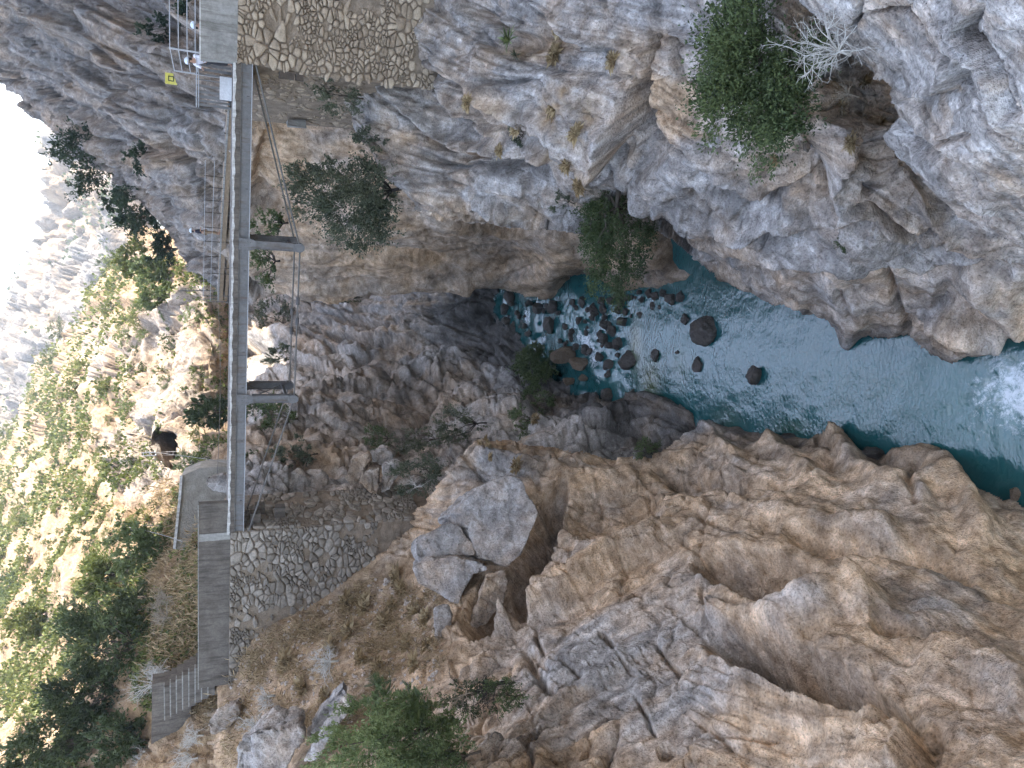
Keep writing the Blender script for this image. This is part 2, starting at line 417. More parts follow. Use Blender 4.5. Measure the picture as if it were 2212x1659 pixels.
def fract(P, s, depth, off=0.0):
    """open joints: narrow grooves along some of the borders between blocks"""
    f1, f2, r, t = worley(P * s + off + fbm(P * s * 1.1, 2, off=off)[:, None] * 0.35)
    return -depth * np.exp(-((f2 - f1) / 0.045) ** 2) * sstep(-0.15, 0.25, fbm(P * s * 0.5, 2, off=off + 5))
def beds(P, nrm, spacing, amp, off=0.0, wav=0.5):
    """overlapping beds: each layer stands out and breaks off in a ledge"""
    n = np.array(nrm, float); n /= np.linalg.norm(n)
    t = (P @ n) / spacing + wav * fbm(P * 0.35 / spacing, 3, off=off); k = np.floor(t); f = t - k
    h = np.abs(np.sin(k * 12.9898 + off) * 43758.5453) % 1.0
    return amp * (0.35 + h) * (sstep(0.0, 0.12, f) * (1 - f) * 1.3 - 0.4)

def fl_noise(b, a, sp, asp, off=0.0, o=3):
    return fbm(np.stack([b / sp, a / (sp * asp), np.full(b.shape, off * 3.7)], -1), o)
def fl_billow(b, a, sp, asp, off=0.0, o=2):
    """rounded ribs with sharp grooves between them, running along the flow"""
    Q = np.stack([b / sp, a / (sp * asp), np.full(b.shape, off * 5.1)], -1); s = 0; k = 1.0
    for _ in range(o): s = s + k * (np.abs(pnoise(Q)) * 2 - 0.5); Q = Q * 2.03 + 9.1; k *= 0.5
    return s
def fl_beds(b, a, sp, asp, off=0.0, wav=0.55):
    """ledges: one side of each bed steps down sharply"""
    t = b / sp + wav * fl_noise(b, a, sp * 1.6, asp * 0.5, off); k = np.floor(t); f = t - k
    h = np.abs(np.sin(k * 12.9898 + off * 7.1) * 43758.5453) % 1.0
    brk = fl_noise(b, a, sp * 1.2, asp * 0.25, off + 4, 2)
    return (0.3 + h + 0.5 * brk) * (sstep(0.0, 0.1, f) * (1 - f) * 1.4 - 0.4)
def fl_relief(P, x, y, b, a, k=1.0, off=0.0, big=9.0, bed=6.0, mid=2.6, fine=1.1, asp=5.0):
    s = P[:, 1] / 1500.0
    return k * s * (big * 1.6 * fl_billow(b, a, 150, asp * 0.8, off, 1) + big * 0.5 * fl_billow(b, a, 66, asp, off) + bed * 1.9 * fl_beds(b, a, 92, asp, off + 6, 0.4) + bed * 0.55 * fl_beds(b, a, 37, asp * 1.2, off + 1)
                    + mid * 0.7 * fl_billow(b, a, 21, asp, off + 2) + fine * 0.8 * fl_billow(b, a, 8, asp * 0.8, off + 3))

def fl_slabs(b, a, sp, asp, off=0.0, groove=0.5):
    """long angular slabs: tilted flat faces that break against each other"""
    Q = np.stack([b / sp, a / (sp * asp), np.full(b.shape, off * 2.3 + 0.5)], -1)
    Q[:, :2] += 0.22 * np.stack([pnoise(Q * 1.3 + 5), pnoise(Q * 1.3 + 15)], -1)
    f1, f2, r, t = worley(Q)
    return (r - 0.5) * 1.1 + t * 2.6 - groove * np.exp(-((f2 - f1) / 0.05) ** 2)
RS1 = rotm('X', 28) @ rotm('Y', -35)     # bedding of the left wall
RS2 = rotm('Y', 62) @ rotm('X', 12)      # steep beds of the right wall
RS3 = rotm('Y', 80) @ rotm('X', -20)

# ---------------------------------------------------------------- near left wall with its potholes, and the dirt slope above it
def f_left(x, y):
    k = 0.5 * sstep(1040, 1180, y) - 0.12 * (1 - sstep(1040, 1180, y))
    b = np.where(x < 1500, y + k * (x - 1500), y - 0.33 * (x - 1500)) + 18 * np.sin(x / 140.0)
    return b, x
def d_left(P, x, y):
    b, a = f_left(x, y)
    smooth = np.clip(sstep(1500, 1700, x), 0, 1)
    pot = np.clip(1.3 * np.exp(-(((x - 1640) / 120) ** 2 + ((y - 1245 - 0.25 * (x - 1640)) / 45) ** 2)) + 1.3 * np.exp(-(((x - 1745) / 180) ** 2 + ((y - 1455 - 0.42 * (x - 1745)) / 50) ** 2)), 0, 1)
    slab = np.exp(-(((x - 1290) / 190) ** 4 + ((y - 1440) / 130) ** 4))
    slope = sstep(930, 860, x) * sstep(1180, 1240, y)
    n = fbm(P * 0.2, 3, off=3.0) * 0.5 * (1 - 0.5 * slope) * (1 - 0.5 * slab)
    s = P[:, 1] / 1500.0
    fl = fl_relief(P, x, y, b, a, 1.0, 1.0, 8.0, 4.5, 0, 0) * (1 - 0.95 * slope) * (1 - 0.85 * pot) * (1 - 0.6 * slab) * (1 - 0.3 * smooth)
    fl = fl + s * (1.6 * fl_billow(b, a, 21, 5, 3) + 0.8 * fl_billow(b, a, 8, 4, 4) + 9 * fl_slabs(b, a, 85, 2.6, 1) + 4 * fl_slabs(b, a, 34, 2.4, 2)) * (1 - 0.95 * slope) * (1 - 0.9 * pot) * (1 - 0.6 * slab) * (1 - 0.85 * smooth)
    bl = (blocky(P, 0.42, 0.22) + fract(P * np.array((1, 1, 0.6)), 0.55, 0.22)) * (1 - 0.8 * smooth) * (1 - 0.9 * slope) * (1 - 0.85 * slab)
    f = fbm(P * 1.9, 4, gain=0.55) * 0.035 * (1 - 0.8 * pot) + smooth * (1 - pot) * fbm(P * 0.6, 3, off=9) * 0.3
    gouge = -s * 7 * sstep(0.35, 0.75, fl_noise(y - 0.95 * x, y + x, 14, 4, 8.0)) * (slab + 0.35 * smooth * (1 - pot))
    return n + fl + bl + f + gouge
F_LEFT = [
    ('p', (1158, 1185, 165, 44, -69), 3.0, 0.6), ('p', (1058, 1305, 90, 34, -59), 1.6, 0.6),
    ('s', [(1014, 1372), (1150, 1308), (1237, 1268), (1337, 1208), (1474, 1142)], 6, -0.55, 70),
    ('p', (1330, 1110, 110, 80, -20), 1.0, 0.8),
    ('c', [(1117, 1373), (1140, 1413), (1170, 1466), (1204, 1506)], 9, 0.35), ('c', [(1130, 1370), (1165, 1420), (1185, 1440)], 6, 0.25),
    ('c', [(1150, 1330), (1150, 1370), (1170, 1400)], 4, 0.25),
    ('p', (1310, 1378, 32, 9, 47), 0.5), ('c', [(1204, 1413), (1254, 1463), (1240, 1478), (1207, 1490)], 4, 0.25),
    ('s', [(1137, 1556), (1237, 1503), (1320, 1460), (1370, 1443)], 7, -0.25, 60),
    ('p', (1440, 1628, 21, 12, -10), 1.6, 0.5),
    ('p', (1655, 1252, 170, 60, 14), 2.9, 0.75), ('s', [(1540, 1268), (1600, 1300), (1675, 1328), (1751, 1321), (1835, 1301), (1878, 1284)], 7, 0.6, 45),
    ('p', (1745, 1462, 240, 66, 24), 3.0, 0.75), ('s', [(1505, 1373), (1575, 1443), (1688, 1466), (1758, 1503), (1841, 1529), (1908, 1563), (1981, 1586)], 7, 0.75, 60),
    ('p', (1840, 1520, 90, 40, 20), 0.9),
    ('r', [(1558, 1346), (1708, 1353), (1808, 1313), (1875, 1303)], 26, 0.45),
    ('s', [(1975, 1580), (1985, 1606), (1978, 1700)], 7, 0.5, 60),
    ('c', [(1475, 1003), (1541, 1036), (1640, 1048), (1708, 1053)], 12, 0.45), ('c', [(1237, 985), (1324, 1003), (1404, 1008), (1480, 1040), (1530, 1075)], 16, 0.6),
    ('r', [(1661, 945), (1720, 1000), (1760, 1030)], 18, 0.4), ('r', [(1800, 960), (1850, 1010), (1900, 1050), (1990, 1080)], 26, 0.55),
    ('c', [(1760, 945), (1800, 985), (1745, 1050)], 9, 0.35), ('r', [(1530, 930), (1580, 985)], 20, 0.4),
    ('r', [(1940, 990), (2010, 1020), (2070, 1080), (2120, 1150)], 30, 0.6), ('c', [(1990, 1010), (1960, 1060), (1990, 1110)], 10, 0.3),
    ('c', [(1680, 1150), (1780, 1180), (1880, 1195), (2000, 1190), (2120, 1230)], 22, 0.5), ('r', [(1700, 1120), (1800, 1140), (1920, 1150)], 22, 0.35),
    ('r', [(1890, 1330), (1990, 1370), (2100, 1430), (2212, 1500)], 40, 0.5), ('c', [(1880, 1350), (1960, 1360), (2080, 1380)], 18, 0.5),
    ('c', [(1500, 1560), (1560, 1600), (1600, 1640)], 5, 0.15), ('c', [(1480, 1620), (1620, 1600), (1690, 1598)], 4, 0.25),
    ('c', [(1370, 1500), (1400, 1560), (1420, 1600)], 4, 0.2), ('c', [(1410, 1380), (1450, 1440), (1480, 1480)], 5, 0.2), ('c', [(1330, 1420), (1380, 1470)], 4, 0.2),
    ('s', [(985, 1600), (1040, 1585), (1090, 1600), (1140, 1610), (1190, 1590)], 5, 0.3, 50), ('c', [(1130, 1600), (1150, 1640), (1140, 1670)], 6, 0.4),
    ('s', [(1000, 988), (1060, 1000), (1130, 1012), (1210, 1010)], 8, -0.4, 50), ('c', [(960, 1045), (1040, 1035), (1100, 1040)], 5, 0.3),
    ('c', [(1010, 1000), (1040, 1040)], 4, 0.25), ('c', [(1090, 960), (1130, 990), (1180, 1005)], 8, 0.4), ('c', [(1150, 965), (1200, 995), (1290, 1020)], 7, 0.4),
]
def p_left(P, x, y, xw, yw, N, H):
    n = fbm(P * 0.35, 4, off=5)
    t = 0.95 + 0.35 * n + 0 * x
    t = t - blobs(xw, yw, [(1270, 1420, 210, 130, 1.0), (1420, 1560, 160, 90, 0.5), (1080, 1020, 110, 50, 0.9), (1560, 1235, 90, 35, 0.6), (1560, 1500, 80, 60, 0.5),
                           (1500, 1360, 90, 60, 0.5), (1750, 1345, 90, 16, 0.6), (1400, 940, 120, 40, 0.8), (1540, 930, 100, 22, 0.5), (1980, 1300, 130, 40, 0.3), (1100, 1600, 100, 40, 0.6)])
    t = np.where((x > 1500) & (y < 1120), np.minimum(t, 0.85), t)
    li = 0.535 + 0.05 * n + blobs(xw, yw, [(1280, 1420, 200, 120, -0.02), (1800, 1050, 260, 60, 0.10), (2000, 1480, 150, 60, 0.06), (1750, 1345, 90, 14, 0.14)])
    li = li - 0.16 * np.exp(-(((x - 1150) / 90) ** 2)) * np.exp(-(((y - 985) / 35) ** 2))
    wet = sstep(2.2, 0.2, P[:, 2] - WATER_Z)
    li = li * (1 - 0.55 * wet)
    so = sstep(935, 850, x) * sstep(1180, 1235, y) + blobs(xw, yw, [(960, 1320, 60, 60, 0.7), (1080, 965, 40, 14, 0.5)])
    so = so * (0.62 + 0.9 * fbm(P * 0.9, 4, off=2))
    return np.stack([np.clip(t, 0, 1), li, np.clip(so, 0, 1)], -1)
LEFT_POLY = [(2560, 1215), (2212, 1100), (2168, 1086), (2101, 1060), (2085, 1046), (2075, 1016), (2041, 990), (1975, 986), (1938, 980), (1871, 964), (1841, 964), (1808, 953), (1791, 958),
             (1758, 936), (1691, 938), (1661, 934), (1608, 916), (1535, 920), (1490, 930), (1450, 968), (1404, 990), (1324, 988), (1237, 974), (1154, 956), (1100, 945), (1054, 945), (1000, 985), (960, 1035), (930, 1075),
             (880, 1115), (700, 1180), (560, 1300), (480, 1400), (470, 1500), (470, 2150), (2560, 2150)]
LEFT_CTRL = [(2212, 2100, 6.6), (1650, 2100, 10.2), (1300, 2100, 12.6), (1000, 2100, 14.6), (700, 2100, 18.5), (500, 2100, 25), (2520, 1210, 11.6), (2520, 1450, 8.2), (2520, 1750, 6.2), (2520, 2100, 5.4), (1535, 920, 31.5), (1661, 934, 27.4), (1758, 936, 24.9), (1871, 966, 22.0), (1975, 986, 19.8), (2085, 1040, 17.8), (2212, 1100, 15.6),
             (1450, 968, 32.5), (1324, 988, 32.5), (1237, 974, 33), (1154, 956, 33.5), (1054, 945, 35), (1000, 985, 34.5), (930, 1075, 35),
             (1600, 1000, 26), (1650, 1100, 21.5), (1750, 1050, 21.5), (1900, 1050, 19.2), (2050, 1150, 15.5), (2212, 1250, 12.8), (2212, 1400, 10.6), (2212, 1659, 8.2),
             (1650, 1250, 18.6), (1650, 1400, 15.6), (1650, 1659, 13.2), (1900, 1250, 15.6), (1900, 1400, 13), (1900, 1659, 10.6), (2050, 1400, 11.7),
             (1300, 1060, 29.5), (1300, 1150, 27), (1300, 1250, 24.5), (1300, 1400, 21.2), (1300, 1659, 16.6), (1450, 1250, 22), (1480, 1450, 18), (1450, 1080, 26.5),
             (1150, 1080, 30.5), (1100, 1250, 28.5), (1130, 1400, 23.5), (1100, 1600, 19.2), (1000, 1150, 32.5), (960, 1280, 30.5), (1000, 1450, 24.5), (980, 1659, 18.8),
             (880, 1120, 36.5), (850, 1230, 35.4), (780, 1300, 35.2), (700, 1330, 36.2), (600, 1380, 37.0), (520, 1480, 38.0), (480, 1400, 40), (640, 1290, 38.5), (720, 1220, 38.0),
             (850, 1350, 31.5), (750, 1450, 30.5), (850, 1550, 25), (650, 1550, 30.5), (700, 1659, 24.5), (520, 1600, 34), (500, 1700, 33), (600, 1659, 28.5)]
F_LEFT = [f if f[0] == 'p' else f[:3] + (f[3] * 1.3,) + f[4:] for f in F_LEFT]
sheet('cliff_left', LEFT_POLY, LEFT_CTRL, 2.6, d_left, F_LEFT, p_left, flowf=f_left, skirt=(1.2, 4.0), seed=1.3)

# ---------------------------------------------------------------- near right wall
def f_right(x, y): return y - (0.42 - 0.1 * sstep(1300, 1700, x)) * (x - 1300) + 14 * np.sin(x / 110.0 + y / 90.0), x
def d_right(P, x, y):
    b, a = f_right(x, y)
    n = fbm(P * 0.25, 3, off=13.0) * 0.4
    low = sstep(545, 600, y + 10 * pnoise(P * 0.7)) * sstep(1480, 1560, x)
    s = P[:, 1] / 1500.0
    fl = fl_relief(P, x, y, b, a, 1.0, 2.0, 4.5, 5.0, 1.4, 0.8) + s * (17 * fl_slabs(b, a, 120, 2.8, 1) + 8 * fl_slabs(b, a, 52, 2.6, 2) + 3 * fl_slabs(b, a, 20, 2.2, 3))
    bl = fract(P, 0.6, 0.2, 2.0)
    f = fbm(P * 2.0, 4, gain=0.55) * 0.05
    return n + (fl + bl) * (1 - 0.7 * low) + f + low * (fbm(P * 0.8, 3, off=4) * 0.25 + fract(P, 0.7, 0.1, 6.0))
F_RIGHT = [
    ('s', [(907, 20), (914, 100), (920, 140), (970, 160), (1057, 203), (1150, 255), (1204, 266), (1240, 302), (1304, 360)], 6, -0.75, 70),
    ('r', [(847, 187), (887, 240), (924, 287), (964, 317), (1087, 328), (1170, 343)], 12, 0.55), ('c', [(850, 210), (885, 265), (930, 312), (990, 338), (1090, 346)], 9, 0.5),
    ('s', [(904, 200), (970, 233), (1020, 283), (1070, 310)], 6, -0.4, 40), ('s', [(1000, 220), (1080, 270), (1150, 290), (1210, 300)], 6, -0.35, 40),
    ('c', [(870, 318), (970, 358), (1084, 372), (1150, 385)], 7, 0.45), ('r', [(830, 360), (900, 420), (980, 455), (1080, 470)], 16, 0.35),
    ('s', [(1347, 233), (1350, 277), (1334, 320), (1304, 360)], 6, 0.9, 50), ('p', (1372, 250, 26, 80, 5), 1.8, 0.6), ('p', (1400, 330, 40, 45, 30), 1.1, 0.7),
    ('c', [(1400, 75), (1398, 170), (1390, 250)], 7, 0.8), ('c', [(1430, 80), (1452, 130), (1470, 180)], 6, 0.5),
    ('s', [(1320, 367), (1360, 400), (1392, 440), (1420, 470)], 6, -0.5, 40),
    ('p', (1082, 160, 14, 22, 0), 0.7), ('c', [(1060, 185), (1110, 180), (1160, 170)], 6, 0.4), ('p', (1120, 90, 50, 26, 10), 0.8), ('c', [(1010, 20), (1050, 40), (1080, 60), (1120, 30)], 7, 0.5),
    ('c', [(1160, 20), (1190, 60), (1230, 90), (1280, 110)], 6, 0.5), ('s', [(1165, 30), (1220, 85), (1270, 118), (1320, 100)], 7, -0.5, 45),
    ('s', [(1775, 250), (1781, 317), (1788, 400), (1815, 440), (1818, 483)], 5, -0.7, 60),
    ('s', [(1475, 287), (1608, 290), (1708, 350), (1770, 372)], 6, -0.35, 45), ('c', [(1475, 330), (1560, 350), (1640, 372), (1760, 412)], 6, 0.35), ('c', [(1475, 395), (1560, 425), (1640, 450), (1790, 420)], 7, 0.4),
    ('s', [(1400, 450), (1480, 490), (1560, 520), (1650, 545), (1760, 560), (1900, 572), (2000, 580), (2212, 560)], 8, -0.5, 50),
    ('p', (1835, 325, 36, 22, -30), 0.7), ('p', (1890, 395, 40, 18, -35), 0.7), ('c', [(1815, 440), (1875, 443), (1908, 466), (1975, 500), (2041, 493)], 7, 0.45),
    ('r', [(1860, 300), (1920, 380), (1990, 440), (2070, 490)], 14, 0.35), ('s', [(1880, 480), (1960, 510), (2060, 520), (2212, 570)], 6, -0.3, 40),
    ('r', [(1560, 600), (1640, 615), (1720, 660)], 22, 0.3), ('c', [(1660, 575), (1720, 600), (1790, 620), (1860, 690)], 7, 0.2), ('r', [(1800, 640), (1850, 690), (1845, 720)], 24, 0.35),
    ('c', [(1890, 590), (1930, 640), (1985, 735)], 8, 0.3), ('s', [(2005, 670), (2050, 672), (2110, 700), (2180, 712)], 6, 0.45, 50), ('r', [(2090, 600), (2140, 650), (2212, 690)], 30, 0.4),
    ('c', [(1520, 470), (1600, 490), (1680, 500), (1760, 500)], 7, 0.4), ('r', [(1480, 440), (1560, 470), (1640, 480)], 14, 0.3), ('p', (1640, 460, 50, 20, 10), 0.5),
    ('c', [(1480, 570), (1450, 520), (1400, 500)], 20, 0.8),
]
def p_right(P, x, y, xw, yw, N, H):
    n = fbm(P * 0.4, 4, off=15)
    t = 0.2 + 0.35 * n + blobs(xw, yw, [(1440, 235, 55, 60, 1.1), (1500, 285, 60, 22, 0.8), (1085, 215, 45, 26, 0.7), (1180, 95, 60, 28, 0.6), (1120, 280, 60, 25, 0.5), (1000, 340, 60, 12, 0.7), (1400, 120, 30, 60, 0.4),
                                  (870, 300, 40, 20, 0.5), (1820, 330, 40, 20, 0.3), (1000, 470, 120, 12, 0.4), (930, 470, 60, 20, 0.4)])
    low = sstep(560, 600, yw) * sstep(1480, 1560, x)
    t = t * (1 - low) + low * (0.36 + 0.25 * n) + 0.4 * np.exp(-(((xw - 2070) / 60) ** 2 + ((yw - 715) / 50) ** 2))
    li = 0.455 + 0.05 * n + low * 0.12 - 0.22 * np.exp(-(((xw - 2065) / 55) ** 2 + ((yw - 725) / 45) ** 2)) + blobs(xw, yw, [(1370, 250, 20, 80, -0.08), (1550, 400, 80, 50, -0.06), (1000, 440, 120, 25, 0.08)])
    li = li * (1 - 0.45 * sstep(1.6, 0.2, P[:, 2] - WATER_Z))
    so = blobs(xw, yw, [(1230, 215, 45, 40, 0.8), (1300, 240, 30, 40, 0.6), (1100, 240, 40, 25, 0.8), (1120, 110, 45, 20, 0.8), (1800, 190, 60, 40, 0.8), (1880, 260, 30, 20, 0.7), (1180, 350, 60, 30, 0.5), (1350, 120, 25, 40, 0.6), (1290, 320, 40, 25, 0.5)])
    so = so * (0.7 + fbm(P * 1.3, 4, off=2))
    return np.stack([np.clip(t, 0, 1), li, np.clip(so, 0, 1)], -1)
RIGHT_POLY = [(640, -520), (2560, -520), (2560, 640), (2212, 716), (2175, 733), (2108, 756), (2058, 766), (2025, 756), (1995, 740), (1955, 716), (1891, 716), (1845, 726), (1808, 706), (1741, 700), (1725, 680), (1701, 653),
              (1635, 633), (1585, 623), (1541, 596), (1488, 553), (1450, 520), (1400, 500), (1290, 510), (1150, 500), (1050, 490), (960, 478), (900, 450), (850, 400), (805, 340), (770, 305), (750, 240), (700, 180), (640, 120)]
RIGHT_CTRL = [(2212, -500, 9.5), (1728, -500, 11.2), (1300, -500, 15.5), (950, -500, 24), (650, -500, 28), (2520, 650, 12.0), (2520, 0, 9.2), (2520, 400, 9.6), (2520, -500, 8.2), (1541, 598, 31.3), (1635, 635, 28.2), (1725, 685, 25.6), (1808, 708, 23.5), (1891, 716, 21.6), (1955, 718, 20.1), (2058, 766, 18.2), (2212, 716, 15.6),
              (1488, 553, 32), (1400, 500, 30), (1290, 508, 28.5), (1150, 498, 29.5), (1050, 488, 30.5), (960, 476, 31.5), (900, 450, 32), (850, 400, 32.5), (805, 335, 33),
              (1700, 600, 20.5), (1900, 640, 18.2), (2100, 640, 15), (2212, 560, 12.5), (1600, 540, 22.5), (1750, 500, 17), (1900, 480, 14.6), (2041, 443, 13.4), (2000, 560, 15.2),
              (1300, 420, 25), (1300, 200, 20.2), (1300, 0, 18.8), (1450, 420, 21), (1450, 230, 18.0), (1450, 0, 16.4), (1600, 300, 15.8), (1600, 0, 14.2), (1728, 0, 13.6), (1728, 250, 13.6), (1760, 400, 15),
              (1850, 140, 14.6), (1920, 290, 14.3), (2100, 250, 12.6), (2212, 0, 11.5), (1100, 0, 24), (1100, 200, 24.5), (1100, 350, 27.2), (950, 0, 28.6), (960, 170, 28.8), (950, 300, 30.2), (850, 200, 31.5), (760, 230, 33.5), (700, 0, 31), (650, 60, 32)]
F_RIGHT = [f if f[0] == 'p' else f[:3] + (f[3] * 1.5,) + f[4:] for f in F_RIGHT]
sheet('cliff_right', RIGHT_POLY, RIGHT_CTRL, 2.6, d_right, F_RIGHT, p_right, flowf=f_right, skirt=(1.5, 4.0), seed=4.1)

# ---------------------------------------------------------------- the big slab leaning into the picture at the near right
def f_slab(x, y): return y - 0.95 * (x - 1900), x
def d_slab(P, x, y):
    b, a = f_slab(x, y)
    return fbm(P * 0.5, 3, off=23.0) * 0.1 + fl_relief(P, x, y, b, a, 0.7, 3.0, 3.0, 4.0, 1.2, 0.7, 3.5) + P[:, 1] / 1500.0 * (11 * fl_slabs(b, a, 110, 1.8, 5) + 4 * fl_slabs(b, a, 44, 1.8, 6)) + fract(P, 0.8, 0.05, 5.0) + fbm(P * 3.5, 4, gain=0.58) * 0.03
F_SLAB = [('c', [(1858, 0), (1855, 33), (1838, 67)], 3, 0.22), ('c', [(1855, 33), (1908, 30), (1955, 30), (2001, 63), (2005, 87), (2028, 103), (2075, 133)], 3, 0.2), ('c', [(2028, 103), (2052, 118), (2078, 135)], 7, 0.3),
          ('c', [(2125, 7), (2075, 73), (2108, 107), (2128, 143), (2151, 177), (2161, 213), (2175, 247), (2212, 253)], 4, 0.28), ('s', [(2125, 7), (2075, 73), (2108, 107), (2128, 143), (2151, 177), (2161, 213), (2175, 247), (2230, 253)], 3, 0.12, 40),
          ('c', [(2068, 167), (2108, 207), (2135, 253), (2155, 277), (2191, 300), (2230, 325)], 4, 0.32), ('s', [(1951, 217), (2041, 200), (2068, 167), (2090, 120)], 4, -0.14, 40), ('c', [(1951, 217), (2041, 200), (2068, 167)], 3, 0.12),
          ('c', [(1935, 250), (1965, 300), (2000, 320), (2060, 350), (2120, 400)], 8, 0.18), ('s', [(1960, 320), (2020, 380), (2080, 420), (2160, 470)], 5, -0.2, 35), ('c', [(1980, 165), (1990, 190)], 3, 0.12),
          ('c', [(2100, 290), (2060, 300), (2020, 310)], 4, 0.12)]
def p_slab(P, x, y, xw, yw, N, H):
    n = fbm(P * 0.7, 4, off=25)
    t = 0.14 + 0.2 * n + blobs(xw, yw, [(1862, 50, 12, 14, 0.5), (2050, 200, 20, 8, 0.5), (1985, 380, 20, 8, 0.6)])
    return np.stack([np.clip(t, 0, 1), 0.47 + 0.05 * n, np.clip(blobs(xw, yw, [(2190, 120, 20, 30, 0.5), (1900, 200, 30, 14, 0.5)]), 0, 1)], -1)
SLAB_POLY = [(1660, -520), (1700, -120), (1728, 0), (1790, 70), (1851, 137), (1918, 183), (1941, 247), (1908, 293), (1941, 343), (1985, 390), (2041, 443), (2068, 473), (2140, 505), (2260, 550), (2560, 600), (2560, -520)]
SLAB_CTRL = [(1660, -500, 9.2), (2212, -500, 5.8), (2520, 0, 5.4), (2520, 300, 6.2), (2520, 590, 8.2), (2520, -500, 5.2), (1728, 0, 10.7), (1851, 137, 10.3), (1941, 247, 10.0), (1908, 293, 10.6), (1985, 390, 10.4), (2068, 473, 10.2), (2212, 535, 9.4), (2212, 0, 6.2), (2000, 0, 8.0), (2212, 300, 7.0), (2050, 200, 8.2), (2050, 350, 8.8)]
F_SLAB = [f[:2] + (f[2] * 1.25, f[3] * 1.9) + f[4:] for f in F_SLAB]
sheet('cliff_slab', SLAB_POLY, SLAB_CTRL, 2.4, d_slab, F_SLAB, p_slab, flowf=f_slab, skirt=(0.8, 2.5), edge=3, warp=4, seed=8.8)

# ---------------------------------------------------------------- left bank beyond the bridge
def f_bank(x, y): return y - 0.16 * (x - 800) + 12 * np.sin(x / 70.0), x
def d_bank(P, x, y):
    b, a = f_bank(x, y)
    n = fbm(P * 0.16, 3, off=33.0) * 0.8
    fl = fl_relief(P, x, y, b, a, 1.0, 4.0, 7.0, 5.0, 2.5, 1.5, 4.0) + P[:, 1] / 1500.0 * (15 * fl_slabs(b, a, 62, 3.0, 8) + 6 * fl_slabs(b, a, 25, 2.6, 9))
    return n + fl + blocky(P * np.array((1, 1, 0.8)), 0.35, 0.35) + fract(P, 0.45, 0.4, 1.0) + fbm(P * 1.2, 4, gain=0.55) * 0.1
F_BANK = [('p', (800, 735, 110, 18, 8), 2.2), ('p', (790, 690, 90, 14, 6), 2.0), ('p', (930, 820, 60, 14, 25), 1.3), ('c', [(700, 790), (830, 800), (950, 860), (990, 860)], 12, 1.2), ('c', [(760, 840), (850, 860), (950, 870)], 10, 1.0),
          ('c', [(640, 760), (760, 780), (880, 770)], 8, 0.8), ('r', [(960, 870), (1040, 850), (1090, 860), (1140, 880)], 16, 0.8), ('p', (1090, 838, 55, 12, 5), 1.2),
          ('r', [(1080, 760), (1110, 720), (1160, 705)], 14, 0.8), ('r', [(1200, 870), (1290, 850), (1290, 890)], 18, 0.7), ('c', [(1195, 905), (1290, 900), (1340, 930)], 8, 0.6), ('r', [(1050, 925), (1180, 900), (1300, 915), (1420, 870)], 22, 0.5),
          ('c', [(560, 980), (640, 1000), (720, 1010)], 12, 0.7), ('r', [(540, 760), (600, 730), (660, 720)], 14, 0.8), ('r', [(550, 900), (620, 880), (690, 870)], 14, 0.7), ('c', [(600, 1020), (680, 1010), (740, 1030)], 10, 0.8)]
def p_bank(P, x, y, xw, yw, N, H):
    n = fbm(P * 0.15, 4, off=35)
    t = 0.14 + 0.4 * n + blobs(xw, yw, [(900, 850, 150, 40, 0.35), (600, 880, 80, 60, 0.2), (560, 700, 50, 50, 0.4), (700, 1000, 60, 40, 0.35), (1050, 740, 120, 60, -0.3), (1250, 930, 120, 60, -0.4)])
    li = 0.43 + 0.05 * n + blobs(xw, yw, [(560, 720, 60, 90, 0.08), (1000, 680, 120, 50, -0.14), (1100, 900, 100, 30, 0.05)])
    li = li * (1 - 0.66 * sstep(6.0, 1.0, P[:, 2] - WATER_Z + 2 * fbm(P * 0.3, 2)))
    so = blobs(xw, yw, [(1120, 950, 80, 12, 0.6), (720, 985, 60, 20, 0.5), (620, 990, 40, 30, 0.5)])
    return np.stack([np.clip(t, 0, 1), li, np.clip(so, 0, 1)], -1)
BANK_POLY = [(525, 590), (1070, 590), (1085, 640), (1110, 690), (1150, 702), (1165, 735), (1200, 750), (1240, 800), (1285, 848), (1300, 880), (1360, 885), (1410, 858), (1440, 852), (1480, 880), (1520, 905), (1560, 945), (1500, 1010), (1400, 1030),
             (1100, 1010), (960, 1080), (880, 1150), (700, 1160), (525, 1160)]
BANK_CTRL = [(540, 640, 92), (540, 700, 88), (540, 780, 82), (540, 850, 66), (540, 920, 53), (540, 1000, 44), (540, 1080, 40.5), (540, 1160, 39),
             (1085, 645, 59.6), (1110, 692, 58), (1165, 738, 53.5), (1240, 800, 48), (1290, 852, 44.6), (1360, 885, 40.3), (1440, 854, 36.6), (1500, 895, 33.5), (1550, 940, 31.5),
             (1000, 615, 62), (1045, 630, 61), (900, 620, 67), (700, 650, 78), (900, 720, 66), (700, 750, 72), (620, 720, 80), (620, 850, 60), (650, 930, 49), (700, 1010, 43), (700, 1080, 40.5), (800, 830, 58), (800, 950, 47), (800, 1060, 40.5),
             (900, 900, 51), (900, 1000, 43), (900, 1100, 38.5), (1000, 800, 58.5), (1000, 900, 48), (1000, 1000, 39.5), (1100, 790, 54), (1100, 880, 47.5), (1100, 960, 40), (1200, 850, 47), (1200, 930, 40), (1300, 930, 37.5), (1300, 1000, 34), (1400, 920, 36), (1420, 990, 33.4)]
sheet('river_bank', BANK_POLY, BANK_CTRL, 2.8, d_bank, F_BANK, p_bank, flowf=f_bank, skirt=(2, 5), seed=11.1)

